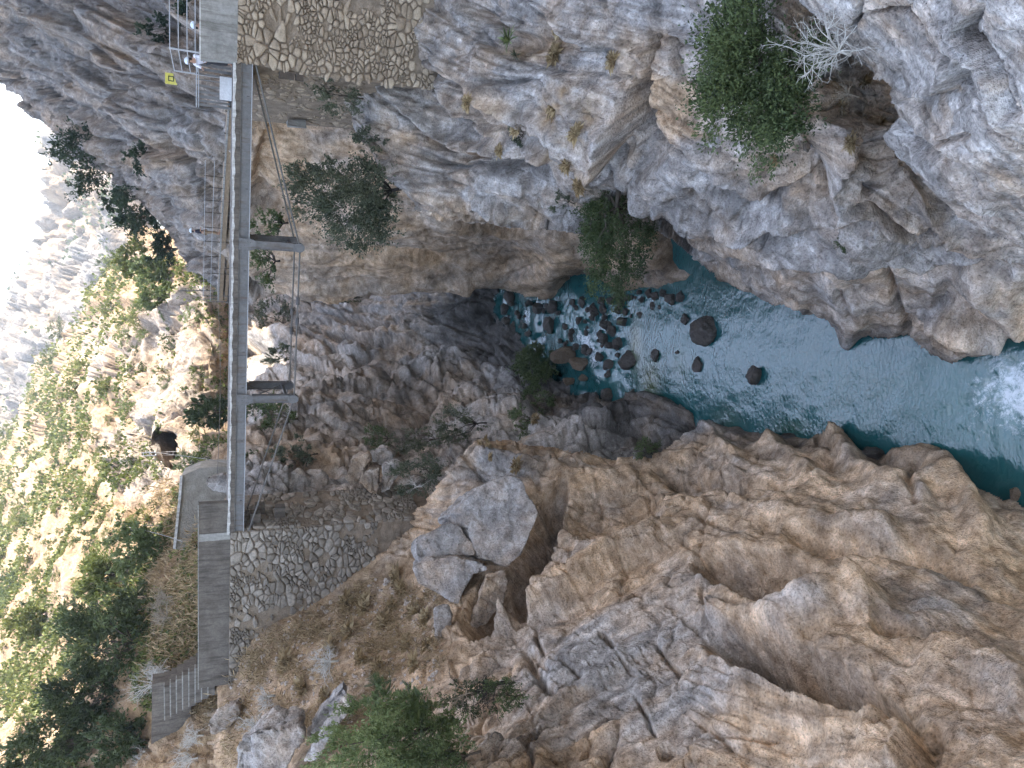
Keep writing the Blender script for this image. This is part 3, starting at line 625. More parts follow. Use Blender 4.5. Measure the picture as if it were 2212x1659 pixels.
# ---------------------------------------------------------------- right wall beyond the bridge: brown undercut wall below, grey crag above
def f_far(x, y):
    up = sstep(640, 520, x); return y - 0.5 * up * (x - 580) + 10 * np.sin(x / 60.0), x
def d_far(P, x, y):
    up = sstep(600, 510, x); b, a = f_far(x, y)
    n = fbm(P * 0.13, 3, off=43.0) * (0.35 + 0.6 * up)
    fl = fl_relief(P, x, y, b, a, 1.0, 5.0, 6.0, 4.0, 2.5, 1.3, 6.0) * (1 - up) + (fl_relief(P, x, y, b, a, 1.0, 6.0, 6.0, 6.0, 2.5, 1.2, 4.0) + P[:, 1] / 1500.0 * (18 * fl_slabs(b, a, 75, 2.8, 11) + 8 * fl_slabs(b, a, 30, 2.4, 12))) * up
    return n + fl + blocky(P, 0.3, 0.5) * (0.2 + 0.6 * up) + fract(P * np.array((1, 1, 0.6)), 0.5, 0.4, 3.0) * (0.3 + 0.7 * up) + fbm(P * 1.0, 4, gain=0.55) * 0.09
F_FAR = [('s', [(330, 0), (420, 70), (520, 120), (620, 170), (700, 195)], 6, -1.0, 60), ('s', [(100, 60), (200, 90), (290, 110), (400, 190), (480, 230)], 6, -0.7, 50), ('s', [(190, 250), (280, 190), (350, 180), (360, 90)], 6, 0.6, 50),
         ('c', [(200, 240), (250, 180), (300, 175)], 5, 0.6), ('c', [(340, 350), (350, 230), (360, 180)], 5, 0.7), ('p', (235, 230, 22, 12, 20), 1.5), ('p', (425, 40, 50, 40, 20), 1.6),
         ('c', [(220, 300), (300, 350), (360, 400), (420, 470)], 8, 0.6), ('c', [(420, 250), (460, 330), (470, 400)], 6, 0.5),
         ('s', [(640, 200), (560, 300), (545, 420)], 6, 0.5, 50), ('p', (580, 450, 60, 40, 30), 1.8), ('r', [(640, 630), (720, 630), (850, 615), (1000, 600)], 14, 0.7), ('c', [(700, 560), (820, 550), (940, 560), (1060, 560)], 10, 0.5),
         ('r', [(1000, 595), (1100, 590), (1180, 610)], 20, 0.6), ('c', [(1090, 600), (1150, 570), (1240, 560)], 8, 0.4), ('s', [(700, 520), (860, 500), (1000, 500), (1150, 515)], 7, -0.5, 50), ('c', [(1000, 470), (1100, 488), (1200, 500), (1300, 515), (1400, 520), (1480, 560)], 9, 1.6), ('p', (1455, 545, 75, 42, 25), 4.5, 0.6)]
def p_far(P, x, y, xw, yw, N, H):
    n = fbm(P * 0.16, 4, off=45)
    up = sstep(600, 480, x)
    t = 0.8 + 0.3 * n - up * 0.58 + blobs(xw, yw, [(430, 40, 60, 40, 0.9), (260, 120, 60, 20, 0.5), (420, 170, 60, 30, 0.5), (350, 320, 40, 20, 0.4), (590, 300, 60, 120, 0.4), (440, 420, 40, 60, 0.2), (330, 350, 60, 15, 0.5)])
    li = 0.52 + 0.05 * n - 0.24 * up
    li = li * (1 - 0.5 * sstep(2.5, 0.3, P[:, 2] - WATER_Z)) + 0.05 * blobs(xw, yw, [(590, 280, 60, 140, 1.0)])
    return np.stack([np.clip(t, 0, 1), li, np.clip(blobs(xw, yw, [(640, 360, 30, 60, 0.5)]), 0, 1)], -1)
FAR_POLY = [(-360, -420), (-360, -150), (-180, 20), (-40, 150), (0, 182), (50, 217), (80, 250), (110, 288), (140, 300), (160, 320), (200, 345), (250, 380), (285, 425), (320, 460), (350, 492), (372, 522), (384, 556), (405, 580), (440, 605), (470, 638), (505, 660), (545, 655), (600, 640), (645, 643), (700, 646), (800, 635),
            (1000, 612), (1080, 618), (1100, 630), (1130, 645), (1170, 648), (1205, 642), (1250, 604), (1290, 598), (1340, 630), (1400, 625), (1450, 640), (1478, 620), (1500, 590), (1540, 560), (1500, 470), (1300, 440), (1000, 420), (850, 330), (700, 150), (660, 60), (650, -420)]
FAR_CTRL = [(-340, -150, 105), (-340, -400, 84), (0, -400, 66), (430, -400, 40), (620, -400, 36), (0, 0, 78), (0, 182, 90), (200, 0, 64), (110, 288, 82), (200, 200, 66), (300, 100, 54), (300, 250, 56), (285, 425, 66), (430, 0, 44), (430, 100, 43), (430, 250, 42.5), (450, 400, 47.5), (430, 520, 54), (480, 520, 52), (470, 638, 58), (372, 522, 62), (505, 660, 60),
            (540, 150, 38), (540, 250, 39), (600, 300, 40), (560, 450, 47), (600, 560, 51), (640, 640, 55), (700, 180, 37), (800, 420, 40), (800, 560, 49), (800, 635, 54), (1000, 480, 41), (1000, 560, 48.5), (1050, 560, 48.5), (1000, 612, 53.5), (1200, 540, 42), (1200, 600, 46), (1205, 642, 49.9),
            (1080, 618, 53.5), (1130, 645, 52.5), (1250, 602, 47.2), (1300, 540, 40), (1340, 628, 41), (1450, 638, 36), (1450, 560, 34), (1520, 560, 32), (1100, 560, 49)]
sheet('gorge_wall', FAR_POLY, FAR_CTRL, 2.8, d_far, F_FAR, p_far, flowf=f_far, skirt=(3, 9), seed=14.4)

# ---------------------------------------------------------------- sunlit hillside and the mountain behind it
def d_hill(P, x, y):
    r = sstep(520, 300, x) * 0 + np.clip(blobs(x, y, [(420, 680, 90, 110, 1), (380, 850, 110, 110, 1), (330, 1060, 110, 60, 1), (230, 760, 70, 80, 1), (330, 960, 80, 60, 1)]), 0, 1)
    n = fbm(P * 0.06, 4, off=53.0) * 1.6
    b = blocky(P * np.array((1, 1, 0.8)), 0.2, 1.3) + blocky(P, 0.55, 0.5) + strata(P, 0.5, RS1, 3) * 0.5
    far = sstep(100, 260, P[:, 1])
    return n * (1 + 2 * far) + b * (0.25 + 0.9 * r) * (1 + far) + fbm(P * 0.5, 5, gain=0.6) * 0.35 * (1 + far)
F_HILL = [('p', (330, 940, 60, 20, 40), 1.5), ('s', [(165, 720), (165, 800), (200, 840), (250, 830), (300, 790)], 6, 1.2, 60), ('s', [(160, 700), (230, 660), (310, 650)], 6, -1.2, 50),
          ('r', [(290, 870), (300, 800), (340, 740)], 16, 1.4), ('r', [(330, 700), (420, 640), (470, 640)], 18, 1.2), ('r', [(290, 1000), (220, 960), (240, 900)], 14, 1.0), ('c', [(440, 640), (430, 700), (450, 760)], 8, 0.9)]
def p_hill(P, x, y, xw, yw, N, H):
    n = fbm(P * 0.06, 4, off=55)
    rock = np.clip(blobs(xw, yw, [(420, 680, 80, 90, 1.2), (380, 850, 100, 110, 1.4), (330, 1060, 110, 55, 1.2), (230, 760, 70, 80, 1.3), (330, 960, 70, 50, 1), (440, 1040, 60, 50, 0.7)]) + 0.9 * (fbm(P * 0.11, 4, off=9) - 0.25), 0, 1)
    so = np.clip(1.05 - rock * 1.3, 0, 1)
    shade = sstep(60, 45, P[:, 1])  # mask for more soil cover on the nearest part of the slope
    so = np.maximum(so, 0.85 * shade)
    t = 0.45 + 0.4 * n
    return np.stack([np.clip(t, 0, 1), 0.42 + 0.06 * n, so * 0.95], -1)
HILL_POLY = [(-260, 1250), (-40, 985), (0, 960), (30, 920), (60, 860), (90, 800), (130, 760), (165, 700), (190, 650), (215, 600), (255, 555), (290, 500), (420, 470), (640, 560), (640, 1000), (560, 1200), (560, 2150), (-260, 2150)]
HILL_CTRL = [(-240, 1300, 190), (-240, 1700, 95), (-240, 2100, 70), (0, 2100, 56), (300, 2100, 42), (520, 2100, 36), (0, 960, 330), (60, 860, 300), (130, 760, 260), (190, 650, 220), (255, 555, 180), (290, 500, 160), (420, 470, 110), (420, 560, 96), (400, 640, 94), (470, 640, 90), (540, 660, 96), (540, 760, 90), (600, 560, 100), (600, 800, 95), (450, 760, 82), (350, 760, 98),
             (250, 720, 120), (180, 800, 140), (250, 840, 106), (350, 880, 82), (420, 880, 76), (480, 880, 78), (500, 950, 64), (370, 960, 76), (300, 960, 84), (420, 1010, 66), (150, 950, 150), (60, 1050, 170), (150, 1100, 110), (250, 1080, 84), (350, 1090, 70), (440, 1100, 58), (500, 1150, 48),
             (0, 1250, 140), (100, 1300, 92), (200, 1250, 72), (300, 1230, 60), (390, 1230, 51), (450, 1250, 46), (480, 1350, 44), (0, 1500, 100), (100, 1500, 66), (200, 1450, 56), (300, 1400, 50), (400, 1400, 45.5), (420, 1500, 44), (0, 1659, 70), (150, 1659, 50), (300, 1600, 46), (340, 1659, 43), (420, 1600, 42.5), (540, 1300, 43), (540, 1600, 41)]
CAVE = [(307.2 + a * .1389, 921.7 + b * .1389) for a, b in ((195, 130), (280, 30), (400, 60), (480, 80), (550, 150), (650, 150), (730, 190), (742, 250), (715, 370), (700, 520), (580, 570), (480, 600), (470, 640), (440, 640), (430, 590), (330, 540), (260, 440), (230, 380), (195, 300))]
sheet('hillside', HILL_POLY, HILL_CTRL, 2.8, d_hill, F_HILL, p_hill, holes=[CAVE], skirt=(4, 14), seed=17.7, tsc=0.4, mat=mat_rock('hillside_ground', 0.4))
def tunnel():
    k = len(CAVE); cx, cy = 360, 966; rr = np.random.default_rng(5); rings = []
    r0 = np.array([surf('hillside', cx + (a - cx) * 1.35, cy + (b - cy) * 1.35) for a, b in CAVE])[:, 1]
    r0 = np.array([np.median(np.roll(r0, j)[:5]) for j in range(-2, k - 2)][::1])
    front = at(np.array([cx + (a - cx) * 1.22 for a, b in CAVE]), np.array([cy + (b - cy) * 1.22 for a, b in CAVE]), r0 + 0.9)
    for i in range(9): rings.append(front + np.array((0.3 * i, 1.8 * i, 0)) + rr.normal(size=front.shape) * 0.1)
    P = np.vstack(rings + [rings[-1].mean(0)[None]]); F = []
    for i in range(8):
        for j in range(k): F.append((i * k + j, i * k + (j + 1) % k, (i + 1) * k + (j + 1) % k, (i + 1) * k + j))
    for j in range(k): F.append((8 * k + j, 8 * k + (j + 1) % k, 9 * k))
    me = MB().add(P, F).mesh('tunnel_bore', True); set_attr(me, 'rk', np.tile((0.3, 0.4, 0.0), (len(P), 1)))
    o = link('tunnel_bore', me, M_ROCKF); o['kind'] = 'structure'
tunnel()
def d_mtn(P, x, y):
    return fbm(P * 0.012, 5, off=63.0) * 14 + strata(P, 0.05, RS3, 5) * 8 + blocky(P, 0.045, 7) + ridged(P * np.array((0.08, 0.05, 0.03)), 4) * 4 + fbm(P * 0.15, 4) * 1.3
def p_mtn(P, x, y, xw, yw, N, H):
    n = fbm(P * 0.02, 4, off=65)
    return np.stack([np.clip(0.15 + 0.5 * n, 0, 1), 0.27 + 0.05 * n, np.clip(0.15 + 0.8 * fbm(P * 0.03, 3, off=5), 0, 0.6)], -1)
MTN_POLY = [(108, 260), (112, 420), (100, 436), (102, 470), (88, 530), (72, 595), (62, 650), (40, 680), (20, 700), (0, 735), (-60, 790), (-200, 960), (-200, 1350), (100, 1000), (250, 700), (340, 540), (340, 300)]
MTN_CTRL = [(-180, 1000, 620), (-180, 1300, 480), (110, 420, 560), (60, 650, 600), (-20, 760, 620), (300, 500, 380), (200, 500, 470), (200, 650, 420), (100, 800, 470), (0, 950, 500), (320, 320, 420), (140, 320, 520)]
sheet('mountain', MTN_POLY, MTN_CTRL, 2.8, d_mtn, (), p_mtn, skirt=(20, 60), seed=20.2, tsc=0.06, mat=mat_rock('mountain_rock', 0.05))

# ---------------------------------------------------------------- the mountain side above the gorge on the right (mostly unseen; its ridge is shaped to keep the gorge in shade)
def ridge_side():
    ys = np.linspace(-70, 130, 60); ts = np.linspace(0, 1, 26)
    Yg, T = np.meshgrid(ys, ts, indexing='ij')
    top = np.interp(Yg, [-70, 40, 68, 75, 80, 84, 89, 100, 110, 122, 130], [92, 94, 92, 82, 70, 62, 53, 38, 20, -2, -12])
    foot = np.interp(Yg, [-70, 0, 20, 30, 45, 60, 80, 130], [15, 16, 21, 25, 31, 37, 42, 46])
    Xg = foot + (T ** 1.3) * (np.maximum(50, foot + 14) - foot) ; Z = -14 + (top + 14) * (T ** 0.75)
    P = np.stack([Xg, Yg, Z], -1).reshape(-1, 3)
    P += np.stack([fbm(P * 0.08, 4, off=k * 7) for k in range(3)], -1) * 2.0 * np.repeat(1, 3)
    n0, n1 = Yg.shape; ii = np.arange(n0 * n1).reshape(n0, n1)
    back = P.reshape(n0, n1, 3)[:, -1].copy(); back[:, 0] += 60; back[:, 2] -= 40
    F = np.stack([ii[:-1, :-1].ravel(), ii[:-1, 1:].ravel(), ii[1:, 1:].ravel(), ii[1:, :-1].ravel()], -1)
    o = len(P); P = np.vstack([P, back]); bi = o + np.arange(n0); tp = ii[:, -1]
    F = np.vstack([F, np.stack([tp[:-1], bi[:-1], bi[1:], tp[1:]], -1)])
    me = mesh_np('mountain_side', P, F); set_attr(me, 'rk', np.tile((0.25, 0.5, 0.1), (len(P), 1)))
    o = link('mountain_side', me, M_ROCKF); o['kind'] = 'structure'
ridge_side()

# ---------------------------------------------------------------- the river
def mat_water():
    t = NT('river_water'); c = t.coord('Object')
    fo = t.attr('foam'); sep = t.n('ShaderNodeSeparateColor'); t.l(fo.outputs['Color'], sep.inputs[0])
    foam, turb, shal = sep.outputs
    deep = t.mix(t.noise(c, 0.25, 3), (0.005, 0.05, 0.05), (0.012, 0.08, 0.085))
    deep = t.mix(shal, deep, (0.06, 0.068, 0.02))
    deep = t.mix(t.math('MULTIPLY', turb, 0.55), deep, (0.05, 0.16, 0.15))
    n = t.noise(c, 1.7, 6, 0.72, 1.6); n2 = t.noise(c, 6, 5, 0.72, 1.4)
    ff = t.math('ADD', t.math('MULTIPLY', foam, 0.72), t.math('MULTIPLY', t.math('SUBTRACT', t.math('ADD', t.math('MULTIPLY', n, 0.6), t.math('MULTIPLY', n2, 0.4)), 0.5), 4.2))
    ff = t.math('MULTIPLY', t.ramp(ff, [(0.3, 0.0), (0.62, 0.35), (1.0, 1.0)]), t.math('MULTIPLY', foam, 4.0, clamp=True))
    col = t.mix(ff, deep, (0.62, 0.67, 0.7))
    w = t.noise(t.coord('Object', (1.0, 1.6, 1.0)), 4.6, 4, 0.5, 0.5); w2 = t.noise(c, 1.0, 3, 0.5, 0.5)
    h = t.math('ADD', t.math('MULTIPLY', w, 0.5), t.math('MULTIPLY', w2, 0.8))
    nb = t.bump(h, 0.42, 0.1)
    t.p.inputs['IOR'].default_value = 1.48; t.p.inputs['Specular IOR Level'].default_value = 0.95
    return t.done(col, nb, t.math('ADD', t.math('MULTIPLY', ff, 0.6), 0.04))
def river():
    ys = np.concatenate([np.arange(-40, 10, 2.0), np.arange(10, 66, 0.16), np.arange(66, 150, 3.0)]); xs = np.concatenate([np.arange(-22, -9, 1.5), np.arange(-9, 15, 0.16), np.arange(15, 24, 1.5)])
    Yg, Xg = np.meshgrid(ys, xs, indexing='ij')
    wy = fbm(np.stack([Xg.ravel() * 0.5, Yg.ravel() * 0.25, 0 * Xg.ravel()], -1), 3).reshape(Xg.shape) * 2.2
    up = np.interp(Yg + wy, [0, 41, 43.5, 46, 48, 52, 53, 57, 58.5, 62, 63, 140], [0, 0, 0.1, 0.35, 0.4, 0.45, 0.7, 0.75, 0.95, 1.0, 1.05, 1.3])
    P = np.stack([Xg, Yg, 0 * Xg], -1).reshape(-1, 3)
    foam = np.zeros(len(P)); turb = np.zeros(len(P)); shal = np.zeros(len(P))
    def spot(x, y, rx, ry, a, arr, zz=0.3):
        p = at(x, y, on_water(x, WATER_Z + zz)); s = px(x, p[1])
        sy = abs(at(x + ry, y, on_water(x + ry, WATER_Z + zz))[1] - p[1])
        arr += a * np.exp(-(((P[:, 0] - p[0]) / (rx * s)) ** 2 + ((P[:, 1] - p[1]) / sy) ** 2))
    # rx: across the picture's height, ry: along its width (picture units)
    for x, y, rx, ry, a in [(2205, 845, 70, 55, 1.0), (2150, 850, 60, 40, 0.5), (2230, 870, 80, 50, 0.6), (2110, 830, 50, 30, 0.3), (2150, 790, 45, 30, 0.35), (2100, 900, 60, 40, 0.22),
                            (1262, 735, 22, 16, 0.9), (1275, 755, 22, 9, 1.0), (1280, 780, 14, 7, 1.0), (1240, 725, 24, 14, 0.5), (1300, 690, 10, 6, 1.0), (1312, 705, 8, 5, 0.7), (1325, 715, 8, 5, 0.6), (1080, 635, 16, 7, 1.2), (1150, 690, 16, 5, 1.1), (1178, 732, 9, 5, 1.1), (1180, 665, 8, 5, 0.9), (1145, 680, 22, 8, 0.5),
                            (1290, 820, 10, 6, 0.8), (1330, 800, 30, 12, 0.3), (1350, 830, 20, 8, 0.45), (1225, 690, 40, 14, 0.25), (1260, 650, 30, 10, 0.22)]:
        spot(x, y, rx, ry, a, foam)
    for x, y, rx, ry, a in [(2180, 860, 120, 90, 0.9), (2050, 870, 110, 60, 0.45), (1240, 700, 60, 40, 0.9), (1320, 800, 50, 30, 0.6), (1130, 680, 40, 20, 0.6)]: spot(x, y, rx, ry, a, turb)
    for x, y, rx, ry, a in [(1395, 820, 50, 24, 0.9), (1365, 745, 50, 14, 1.0), (1460, 790, 50, 22, 0.35), (1560, 905, 30, 30, 0.3), (1700, 925, 20, 50, 0.35)]: spot(x, y, rx, ry, a, shal)
    wob = fbm(P * np.array((0.8, 0.8, 1)), 4) * 0.03 + fbm(P * 2.2, 3) * np.clip(foam + turb * 0.5, 0, 1) * 0.09
    P[:, 2] = WATER_Z + up.ravel() + wob
    n0, n1 = Yg.shape; ii = np.arange(n0 * n1).reshape(n0, n1)
    F = np.stack([ii[:-1, :-1].ravel(), ii[:-1, 1:].ravel(), ii[1:, 1:].ravel(), ii[1:, :-1].ravel()], -1)
    me = mesh_np('river', P, F); set_attr(me, 'foam', np.stack([np.clip(foam, 0, 1.2), np.clip(turb, 0, 1), np.clip(shal, 0, 1)], -1))
    o = link('river', me, mat_water()); o['kind'] = 'structure'
river()
# ground sheet under everything, out to the horizon
def ground():
    g = 40; xs = np.linspace(-1400, 1400, g); X, Yg = np.meshgrid(xs, xs, indexing='ij')
    Z = -29 - 0 * X; P = np.stack([X, Yg, Z], -1).reshape(-1, 3); ii = np.arange(g * g).reshape(g, g)
    F = np.stack([ii[:-1, :-1].ravel(), ii[1:, :-1].ravel(), ii[1:, 1:].ravel(), ii[:-1, 1:].ravel()], -1)
    me = mesh_np('ground', P, F); set_attr(me, 'rk', np.tile((0.5, 0.45, 0.6), (g * g, 1)))
    o = link('ground', me, M_ROCKF); o['kind'] = 'structure'
ground()

# ---------------------------------------------------------------- the air of the valley
def haze():
    mb = MB(); mb.box((-1450, -1450, -31), (1450, 1450, 175)); me = mb.mesh('haze')
    t = bpy.data.materials.new('valley_air'); t.use_nodes = True; nt = t.node_tree; nt.nodes.clear()
    o = nt.nodes.new('ShaderNodeOutputMaterial'); v = nt.nodes.new('ShaderNodeVolumePrincipled')
    v.inputs['Color'].default_value = (0.86, 0.93, 1.0, 1); v.inputs['Density'].default_value = 0.00028; v.inputs['Anisotropy'].default_value = 0.3
    nt.links.new(v.outputs[0], o.inputs['Volume']); me.materials.append(t)
    ob = link('haze', me); tag(ob, 'thin pale haze filling the valley air', 'haze', None, 'stuff')
haze()
# ================================================================ BUILT THINGS
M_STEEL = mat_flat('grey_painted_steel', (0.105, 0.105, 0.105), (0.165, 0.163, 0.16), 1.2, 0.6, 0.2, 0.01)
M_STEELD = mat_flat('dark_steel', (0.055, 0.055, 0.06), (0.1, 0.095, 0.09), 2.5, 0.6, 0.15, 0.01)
M_ROD = mat_flat('weathered_steel_rod', (0.1, 0.095, 0.085), (0.17, 0.16, 0.145), 6, 0.6, 0.1, 0.005)
M_CONC = mat_flat('stained_concrete', (0.085, 0.072, 0.06), (0.165, 0.145, 0.122), 1.6, 0.95, 0.4, 0.02)
M_CONCL = mat_flat('grey_concrete', (0.19, 0.185, 0.17), (0.33, 0.32, 0.295), 1.4, 0.95, 0.5, 0.03)
M_CONCW = mat_flat('pale_limewash', (0.42, 0.41, 0.39), (0.62, 0.61, 0.58), 2.5, 0.95, 0.5, 0.02)
M_MORTAR = mat_flat('lime_mortar', (0.155, 0.122, 0.09), (0.3, 0.24, 0.178), 2.2, 0.97, 0.8, 0.05)
M_WOOD = mat_flat('weathered_wood', (0.16, 0.115, 0.075), (0.3, 0.225, 0.15), 3.0, 0.9, 0.4, 0.02, (1, 1, 6))
M_WOODD = mat_flat('dark_wood', (0.05, 0.04, 0.032), (0.095, 0.075, 0.058), 3.0, 0.9, 0.4, 0.02)
M_WIRE = mat_flat('steel_wire', (0.32, 0.33, 0.34), (0.42, 0.43, 0.44), 3.0, 0.5, 0.0, 0.005)
M_WHITE = mat_flat('white_panel', (0.42, 0.42, 0.43), (0.55, 0.55, 0.56), 2.0, 0.6, 0.1, 0.01)
def weather(mat, rust, amt, lo=0.52, hi=0.7):
    """run-off streaks down the faces"""
    nt = mat.node_tree; p = nt.nodes['Principled BSDF']; src = p.inputs['Base Color'].links[0].from_socket
    tc = nt.nodes.new('ShaderNodeTexCoord'); mp = nt.nodes.new('ShaderNodeMapping'); mp.inputs['Scale'].default_value = (7, 7, 0.8); nt.links.new(tc.outputs['Object'], mp.inputs['Vector'])
    nz = nt.nodes.new('ShaderNodeTexNoise'); nz.inputs['Scale'].default_value = 1.0; nz.inputs['Detail'].default_value = 5; nz.inputs['Roughness'].default_value = 0.7; nt.links.new(mp.outputs[0], nz.inputs['Vector'])
    rp = nt.nodes.new('ShaderNodeValToRGB'); rp.color_ramp.elements[0].position = lo; rp.color_ramp.elements[0].color = (0, 0, 0, 1); rp.color_ramp.elements[1].position = hi; rp.color_ramp.elements[1].color = (amt, amt, amt, 1); nt.links.new(nz.outputs['Fac'], rp.inputs['Fac'])
    mx = nt.nodes.new('ShaderNodeMix'); mx.data_type = 'RGBA'; mx.inputs[7].default_value = (*rust, 1); nt.links.new(rp.outputs['Color'], mx.inputs[0]); nt.links.new(src, mx.inputs[6]); nt.links.new(mx.outputs[2], p.inputs['Base Color'])
weather(M_STEEL, (0.09, 0.06, 0.04), 0.7); weather(M_CONC, (0.04, 0.034, 0.03), 0.8, 0.48, 0.68); weather(M_CONCL, (0.11, 0.1, 0.085), 0.8, 0.46, 0.7); weather(M_CONCW, (0.2, 0.18, 0.15), 0.8, 0.45, 0.7)
def mat_stone(name, lo, hi):
    t = NT(name); c = t.coord('Object'); oi = t.n('ShaderNodeObjectInfo')
    vm = t.n('ShaderNodeVectorMath', operation='ADD'); t.l(c, vm.inputs[0])
    cx = t.n('ShaderNodeCombineXYZ'); r = t.math('MULTIPLY', oi.outputs['Random'], 37.0); [t.l(r, cx.inputs[i]) for i in range(3)]
    t.l(cx.outputs[0], vm.inputs[1]); v = vm.outputs[0]
    n = t.noise(v, 4.0, 5, 0.7); n2 = t.noise(v, 26, 3, 0.65)
    base = t.mix(oi.outputs['Random'], lo, hi)
    col = t.mix(1.0, base, t.ramp(n, [(0.28, 0.55), (0.5, 1.0), (0.72, 1.3)]), 'MULTIPLY')
    col = t.mix(1.0, col, t.ramp(n2, [(0.3, 0.8), (0.7, 1.15)]), 'MULTIPLY')
    return t.done(col, t.bump(t.math('ADD', n, t.math('MULTIPLY', n2, 0.4)), 0.8, 0.06), 0.95)
M_STONEL = mat_stone('rubble_stone_grey', (0.17, 0.145, 0.115), (0.335, 0.295, 0.245))
M_STONER = mat_stone('rubble_stone_tan', (0.24, 0.185, 0.13), (0.41, 0.335, 0.245))

# the line of the bridge: from its right end towards its left end, and the way across it
BO = Vector((12.2, 30.0, 0)); BE = Vector((-0.951, 0.309, 0)); BN = Vector((0.309, 0.951, 0))
def B(l, n, z): return BO + BE * l + BN * n + Vector((0, 0, z))
def bbox(mb, l0, l1, n0, n1, z0, z1):
    return mb.hexa([B(l0, n0, z0), B(l1, n0, z0), B(l1, n1, z0), B(l0, n1, z0), B(l0, n0, z1), B(l1, n0, z1), B(l1, n1, z1), B(l0, n1, z1)])
def to_pic(p):
    """world point -> picture units"""
    d = Vector(p); a = d.dot(Vector(VR)); b = d.dot(Vector(VF)); c = d.dot(Vector(VU))
    return 1106 - FPX * c / b, 829.5 - FPX * a / b

# ---------------------------------------------------------------- rubble walls
def clip(poly, nx, ny, d):
    out = []; n = len(poly)
    for i in range(n):
        p, q = poly[i], poly[(i + 1) % n]; a = p[0] * nx + p[1] * ny - d; b = q[0] * nx + q[1] * ny - d
        if a <= 0: out.append(p)
        if (a < 0 < b) or (b < 0 < a):
            t = a / (a - b); out.append((p[0] + (q[0] - p[0]) * t, p[1] + (q[1] - p[1]) * t))
    return out
def voronoi(pts, box, asp=1.0):
    cells = []; P = np.array(pts)
    for i, p in enumerate(pts):
        c = [(box[0], box[1]), (box[2], box[1]), (box[2], box[3]), (box[0], box[3])]
        d2 = ((P - p) ** 2).sum(1); od = np.argsort(d2)[1:22]
        for j in od:
            q = pts[j]; nx, ny = q[0] - p[0], q[1] - p[1]; L = math.hypot(nx, ny) + 1e-9
            c = clip(c, nx / L, ny / L, ((p[0] + q[0]) * nx + (p[1] + q[1]) * ny) / 2 / L)
            if len(c) < 3: break
        cells.append(c)
    return cells
def relax_points(n, box, rng, it=2, var=0.6):
    w, h = box[2] - box[0], box[3] - box[1]
    pts = [(box[0] + rng.random() * w, box[1] + rng.random() * h) for _ in range(n)]
    for _ in range(it):
        cs = voronoi(pts, box); np_ = []
        for p, c in zip(pts, cs):
            if len(c) < 3: np_.append(p); continue
            cx = sum(a for a, b in c) / len(c); cy = sum(b for a, b in c) / len(c)
            np_.append((p[0] + (cx - p[0]) * var, p[1] + (cy - p[1]) * var))
        pts = np_
    return pts
def stone_mesh(poly, frame, rng, gap=0.022, proud=0.07):
    """one rubble stone: an irregular block with a rounded, slightly tilted face"""
    cx = sum(a for a, b in poly) / len(poly); cy = sum(b for a, b in poly) / len(poly)
    rad = [math.hypot(a - cx, b - cy) for a, b in poly]; rm = sum(rad) / len(rad)
    ring = []
    n = len(poly)
    for i in range(n):                                           # cut the corners so that stones read as worn
        p, q, r = poly[i - 1], poly[i], poly[(i + 1) % n]
        ring.append((q[0] + (p[0] - q[0]) * 0.14, q[1] + (p[1] - q[1]) * 0.14)); ring.append((q[0] + (r[0] - q[0]) * 0.14, q[1] + (r[1] - q[1]) * 0.14))
    if len(ring) > 12: ring = ring[::2]
    tx, ty = rng.uniform(-0.16, 0.16), rng.uniform(-0.16, 0.16); out = proud * rng.uniform(0.35, 1.3)
    vs = []; k = len(ring)
    for sc, dep in ((1.0, -0.16), (1.0, 0.25), (0.9, 0.8), (0.55, 1.0)):
        s = sc * max(0.5, 1 - gap / rm)
        for a, b in ring:
            x, y = (a - cx) * s, (b - cy) * s
            d = -0.16 if dep < 0 else out * dep + (tx * x + ty * y) * 0.8
            vs.append(frame(cx + x + rng.uniform(-.006, .006), cy + y + rng.uniform(-.006, .006), d + (rng.uniform(-.008, .008) if dep > 0 else 0)))
    vs.append(frame(cx, cy, out * 1.03))
    fs = []
    for r in range(3):
        for i in range(k):
            j = (i + 1) % k; fs.append((r * k + i, r * k + j, (r + 1) * k + j, (r + 1) * k + i))
    for i in range(k): fs.append((3 * k + i, 3 * k + (i + 1) % k, 4 * k))
    return vs, fs
